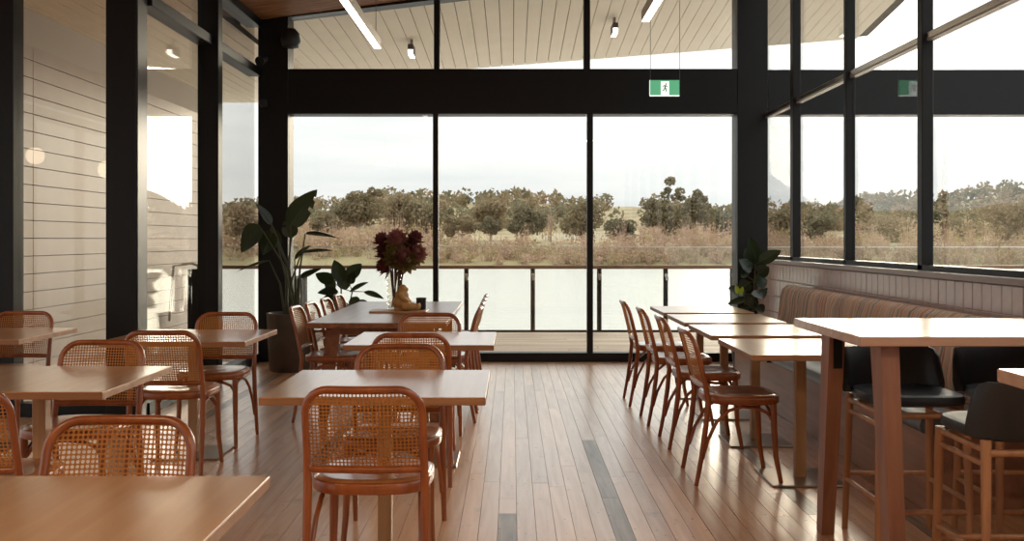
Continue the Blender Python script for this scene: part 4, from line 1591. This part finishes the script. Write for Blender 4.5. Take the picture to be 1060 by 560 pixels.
FL = [(398, 262, 0, 'dark burgundy'), (411, 247, 1, 'dusky pink'), (425, 256, 0, 'dark'), (418, 266, 1, 'large pink'), (404, 252, 0, 'deep'), (429, 247, 0, 'dark red'), (396, 249, 0, 'left'), (398, 276, 0, 'low'), (422, 270, 2, 'olive'), (408, 264, 2, 'green'), (431, 262, 1, 'right'), (414, 257, 0, 'inner')]
FLAB = ['dark protea at the left of the bouquet, middle height', 'dusky pink protea at the top of the bouquet', 'dark protea right of the bouquet centre', 'large pink protea at the front of the bouquet',
        'dark protea upper left of the bouquet centre', 'dark red protea at the upper right of the bouquet', 'dark protea at the upper left edge of the bouquet', 'lowest dark protea at the lower left of the bouquet',
        'olive-edged protea at the lower right of the bouquet', 'olive protea low at the bouquet centre', 'pink protea at the right edge of the bouquet', 'dark protea in the very heart of the bouquet']
rr = random.Random(3)
for i, (px, py, kind, _) in enumerate(FL):
    dd = vy + (-0.09 if kind else 0.03) + rr.uniform(-0.05, 0.05)
    c = P(px, py, dd)
    foot = Vector((vx + rr.uniform(-.02, .02), vy + rr.uniform(-.02, .02), bz + 0.02))
    fl = tag(empty('protea', foot), FLAB[i], 'flower', 'proteas in the vase')
    cl = c - foot
    axis = (cl - Vector((0, 0, 0.30))).normalized()
    if kind:
        axis = (axis + Vector((0, -0.8, 0.1))).normalized()
    neck = Vector((cl.x * 0.35, cl.y * 0.35, 0.28))
    MB().tube([(0, 0, 0), neck, cl - axis * 0.05], [0.006, 0.006, 0.005], 6).build('stem', M['flower_stem'], fl, True)
    mb = MB()
    mb.ball(cl, (0.045, 0.045, 0.052), 10, 7)
    e1 = axis.orthogonal().normalized()
    e2 = axis.cross(e1)
    for ring, (off, out, ln, nn) in enumerate(((-0.055, 0.9, 0.085, 11), (-0.03, 0.65, 0.085, 10), (-0.01, 0.40, 0.075, 9), (0.01, 0.15, 0.06, 7))):
        for q in range(nn):
            a = 2 * PI * (q + 0.5 * ring) / nn
            rd = e1 * math.cos(a) + e2 * math.sin(a)
            b0 = cl + axis * off + rd * 0.026
            dr = (axis * (1.1 - out) + rd * out)
            blade(mb, b0, dr, axis * out - rd * (1 - out) + axis * 0.1, ln, 0.05, -0.05, 0.25, 0, 0.8, 4, mi=(1 if (ring == 0 and kind == 1) else 0))
    mb.build('flower_head', [(M['petal'], M['petal_pink'], M['petal_green'])[kind], M['petal_green'] if kind == 1 else M['petal']], fl, True)

# clay figure
fg = tag(empty('clay_figure', (-0.865, 7.93, bz)), 'plump seated ochre clay figure leaning against the vase', 'figurine')
mb = MB()
mb.ball((-0.01, 0, 0.062), (0.078, 0.070, 0.066), 16, 10)
mb.ball((-0.012, 0, 0.12), (0.056, 0.050, 0.055), 16, 10)
mb.ball((-0.004, -0.004, 0.178), (0.034, 0.033, 0.032), 14, 9)
mb.ball((0.024, -0.004, 0.170), (0.020, 0.018, 0.015), 10, 7)
mb.tube([(-0.03, -0.045, 0.14), (0.005, -0.066, 0.10), (0.045, -0.05, 0.075)], [0.020, 0.020, 0.015], 8)
mb.tube([(-0.03, 0.045, 0.14), (0.005, 0.066, 0.10), (0.045, 0.05, 0.075)], [0.020, 0.020, 0.015], 8)
mb.tube([(0.0, -0.05, 0.035), (0.06, -0.055, 0.034), (0.115, -0.05, 0.026)], [0.035, 0.030, 0.022], 10)
mb.tube([(0.0, 0.05, 0.035), (0.06, 0.055, 0.034), (0.115, 0.05, 0.026)], [0.035, 0.030, 0.022], 10)
mb.ball((0.122, -0.05, 0.034), (0.016, 0.02, 0.030), 10, 7)
mb.ball((0.122, 0.05, 0.034), (0.016, 0.02, 0.030), 10, 7)
mb.box(-0.07, 0.05, -0.05, 0.05, 0.0, 0.02)
body = mb.build('body', M['clay'], fg, True)
rm = body.modifiers.new('remesh', 'REMESH')
rm.mode = 'VOXEL'
rm.voxel_size = 0.0055
rm.use_smooth_shade = True
sm = body.modifiers.new('smooth', 'SMOOTH')
sm.iterations = 6

cup = MB().lathe([(0.036, 0.0), (0.039, 0.003), (0.042, 0.095), (0.039, 0.095), (0.036, 0.01), (0.005, 0.008)], 0, 0, 20).build('cup', M['cup'], None, True, (-0.735, 8.06, bz))
tag(cup, 'small black cup beside the clay figure on the long table', 'cup')


# ------------------------------------------------------------------ lights and ceiling fittings
def linear_pendant(px, py, z, length, label):
    d = (z - EYE) * FPX / (HY - py)
    x = (px - HX) / FPX * d
    t = tag(empty('linear_pendant', (x, d - length / 2, z)), label, 'pendant light', 'linear pendant lights')
    h = length / 2
    MB().bbox(-0.032, 0.032, -h, h, 0.0, 0.085, 0.004).build('housing', M['alu'], t)
    MB().box(-0.028, 0.028, -h + 0.01, h - 0.01, -0.006, 0.001).build('diffuser', M['diffuser'], t)
    for s_ in (-1, 1):
        yy = s_ * (h - 0.12)
        MB().tube([(0, yy, 0.085), (0, yy, ceil_z(x) - z + 0.01)], 0.003, 5).build('suspension_wire', M['wire'], t)
    return t


linear_pendant(391, 50, 3.02, 2.6, 'long glowing linear pendant at the left, near the brown ceiling')
linear_pendant(668, 22, 3.02, 2.6, 'long glowing linear pendant at the top right of the middle')

# exit sign on two wires
ye = 9.75
pe = P(688, 91, ye)
es = tag(empty('exit_sign', (pe.x, ye, pe.z)), 'green hanging exit sign with running figure before the dark transom', 'sign')
hw, hh = 15.2 / FPX * ye, 8.0 / FPX * ye
MB().bbox(-hw, hw, -0.006, 0.006, -hh, hh, 0.002).build('sign_panel', M['sign_green'], es)
MB().box(-hw - 0.002, hw, -0.0075, 0.0075, -hh - 0.006, -hh + 0.004).build('bottom_light_strip', M['sign_white'], es)
MB().box(-hw - 0.005, -hw, -0.0075, 0.0075, -hh, hh).build('side_light_strip', M['sign_white'], es)
x0 = (684 - 688) / FPX * ye
x1 = (692.5 - 688) / FPX * ye
MB().box(x0, x1, -0.009, -0.006, -hh + 0.005, hh - 0.012).build('white_door', M['sign_white'], es)
mb = MB()
s_ = 0.078 / 0.10
cxf = (x0 + x1) / 2


def limb(pts, rad):
    mb.tube([(cxf + a * s_, -0.0102, b_ * s_) for a, b_ in pts], rad * s_, 6, flat=1.0)


mb.ball((cxf + 0.014 * s_, -0.0102, 0.047 * s_), (0.010 * s_, 0.003, 0.010 * s_), 10, 6)
limb([(0.008, 0.032), (-0.002, 0.0)], 0.0075)
limb([(0.008, 0.030), (-0.016, 0.026), (-0.024, 0.008)], 0.0045)
limb([(0.010, 0.030), (0.022, 0.012), (0.034, 0.018)], 0.0045)
limb([(-0.002, 0.0), (0.014, -0.016), (0.018, -0.048)], 0.006)
limb([(-0.002, 0.0), (-0.010, -0.026), (-0.032, -0.034)], 0.006)
mb.build('running_figure', M['sign_fig'], es)
for sx_ in (-1, 1):
    MB().tube([(sx_ * (hw + 0.004 * sx_), 0, hh - 0.01), (sx_ * (hw + 0.004 * sx_), 0, ceil_z(pe.x) - pe.z + 0.02)], 0.0028, 5).build('suspension_wire', M['wire'], es)

# loudspeaker high in the left corner
ls = tag(empty('loudspeaker', (-2.33, YB - 0.10, 3.41)), 'black rounded loudspeaker high up at the left corner post', 'loudspeaker')
mb = MB()
mb.lathe([(0.03, -0.10), (0.085, -0.085), (0.105, -0.02), (0.09, 0.06), (0.05, 0.105), (0.01, 0.11)], 0, 0, 20)
mb.build('housing', M['plastic'], ls, True)
MB().tube([(-0.02, 0.02, 0), (-0.10, 0.11, 0.02)], 0.018, 8).build('bracket', M['plastic'], ls, True)
dv = tag(empty('wall_sensor', (-2.62, YB - 0.06, 2.74)), 'small black sensor box under the left transom by the corner post', 'sensor')
MB().bbox(-0.04, 0.03, -0.04, 0.06, -0.04, 0.04, 0.006).build('housing', M['plastic'], dv)
dv2 = tag(empty('spotlight', (-2.62, YB - 0.20, 3.17)), 'black spotlight on the left transom beside the corner', 'spotlight')
MB().tube([(0, -0.05, -0.02), (0.02, 0.08, 0.03)], [0.05, 0.045], 12).build('housing', M['plastic'], dv2, True)
MB().tube([(0, 0.0, 0.0), (-0.05, 0.03, -0.06)], 0.014, 6).build('bracket', M['plastic'], dv2, True)


# warm globe pendants over the tables left of the picture
glob = tag(empty('globe_pendant'), 'x', 'pendant light', 'warm globe pendants')
MB().ball((0, 0, 0), 0.10, 14, 9).build('globe', emit_mat('warm_globe_glass', (1.0, 0.80, 0.56), 3.0), glob, True)
MB().tube([(0, 0, 0.09), (0, 0, 0.18)], [0.05, 0.03], 10).build('cap', M['plastic'], glob, True)
MB().tube([(0, 0, 0.17), (0, 0, 0.95)], 0.004, 5).build('cord', M['plastic'], glob)
for i, (x, y, z, lab) in enumerate(((-5.4, 3.4, 2.25, 'warm globe pendant mirrored at the left in the glass by the clad wing'),
                                    (-4.17, 4.4, 2.02, 'warm globe pendant mirrored beside the big black post'))):
    o = glob if i == 0 else copy_tree(glob)
    o.location = (x, y, z)
    o['label'] = lab

# added fill lamps behind the camera, dark domes keep them out of reflections
dome = tag(empty('dome_fill'), 'x', 'pendant light', 'added dome fill lamps')
MB().lathe([(0.25, 0.0), (0.245, 0.06), (0.19, 0.16), (0.09, 0.22), (0.03, 0.24)], 0, 0, 20).build('shade', M['plastic'], dome, True)
MB().lathe([(0.23, -0.012), (0.235, -0.004), (0.235, -0.002)], 0, 0, 20).build('fill_disc', emit_mat('warm_fill_disc', (1.0, 0.78, 0.52), 26.0), dome, True)
MB().tube([(0, 0, 0.23), (0, 0, 0.80)], 0.005, 5).build('cord', M['plastic'], dome)
for i, (x, y, lab) in enumerate(((-2.6, 0.9, 'added dome fill lamp behind the camera on the left'),
                                 (-0.6, -0.4, 'added dome fill lamp straight behind the camera'),
                                 (1.5, 0.2, 'added dome fill lamp behind the camera on the right'))):
    o = dome if i == 0 else copy_tree(dome)
    o.location = (x, y, ceil_z(x) - 0.8)
    o['label'] = lab
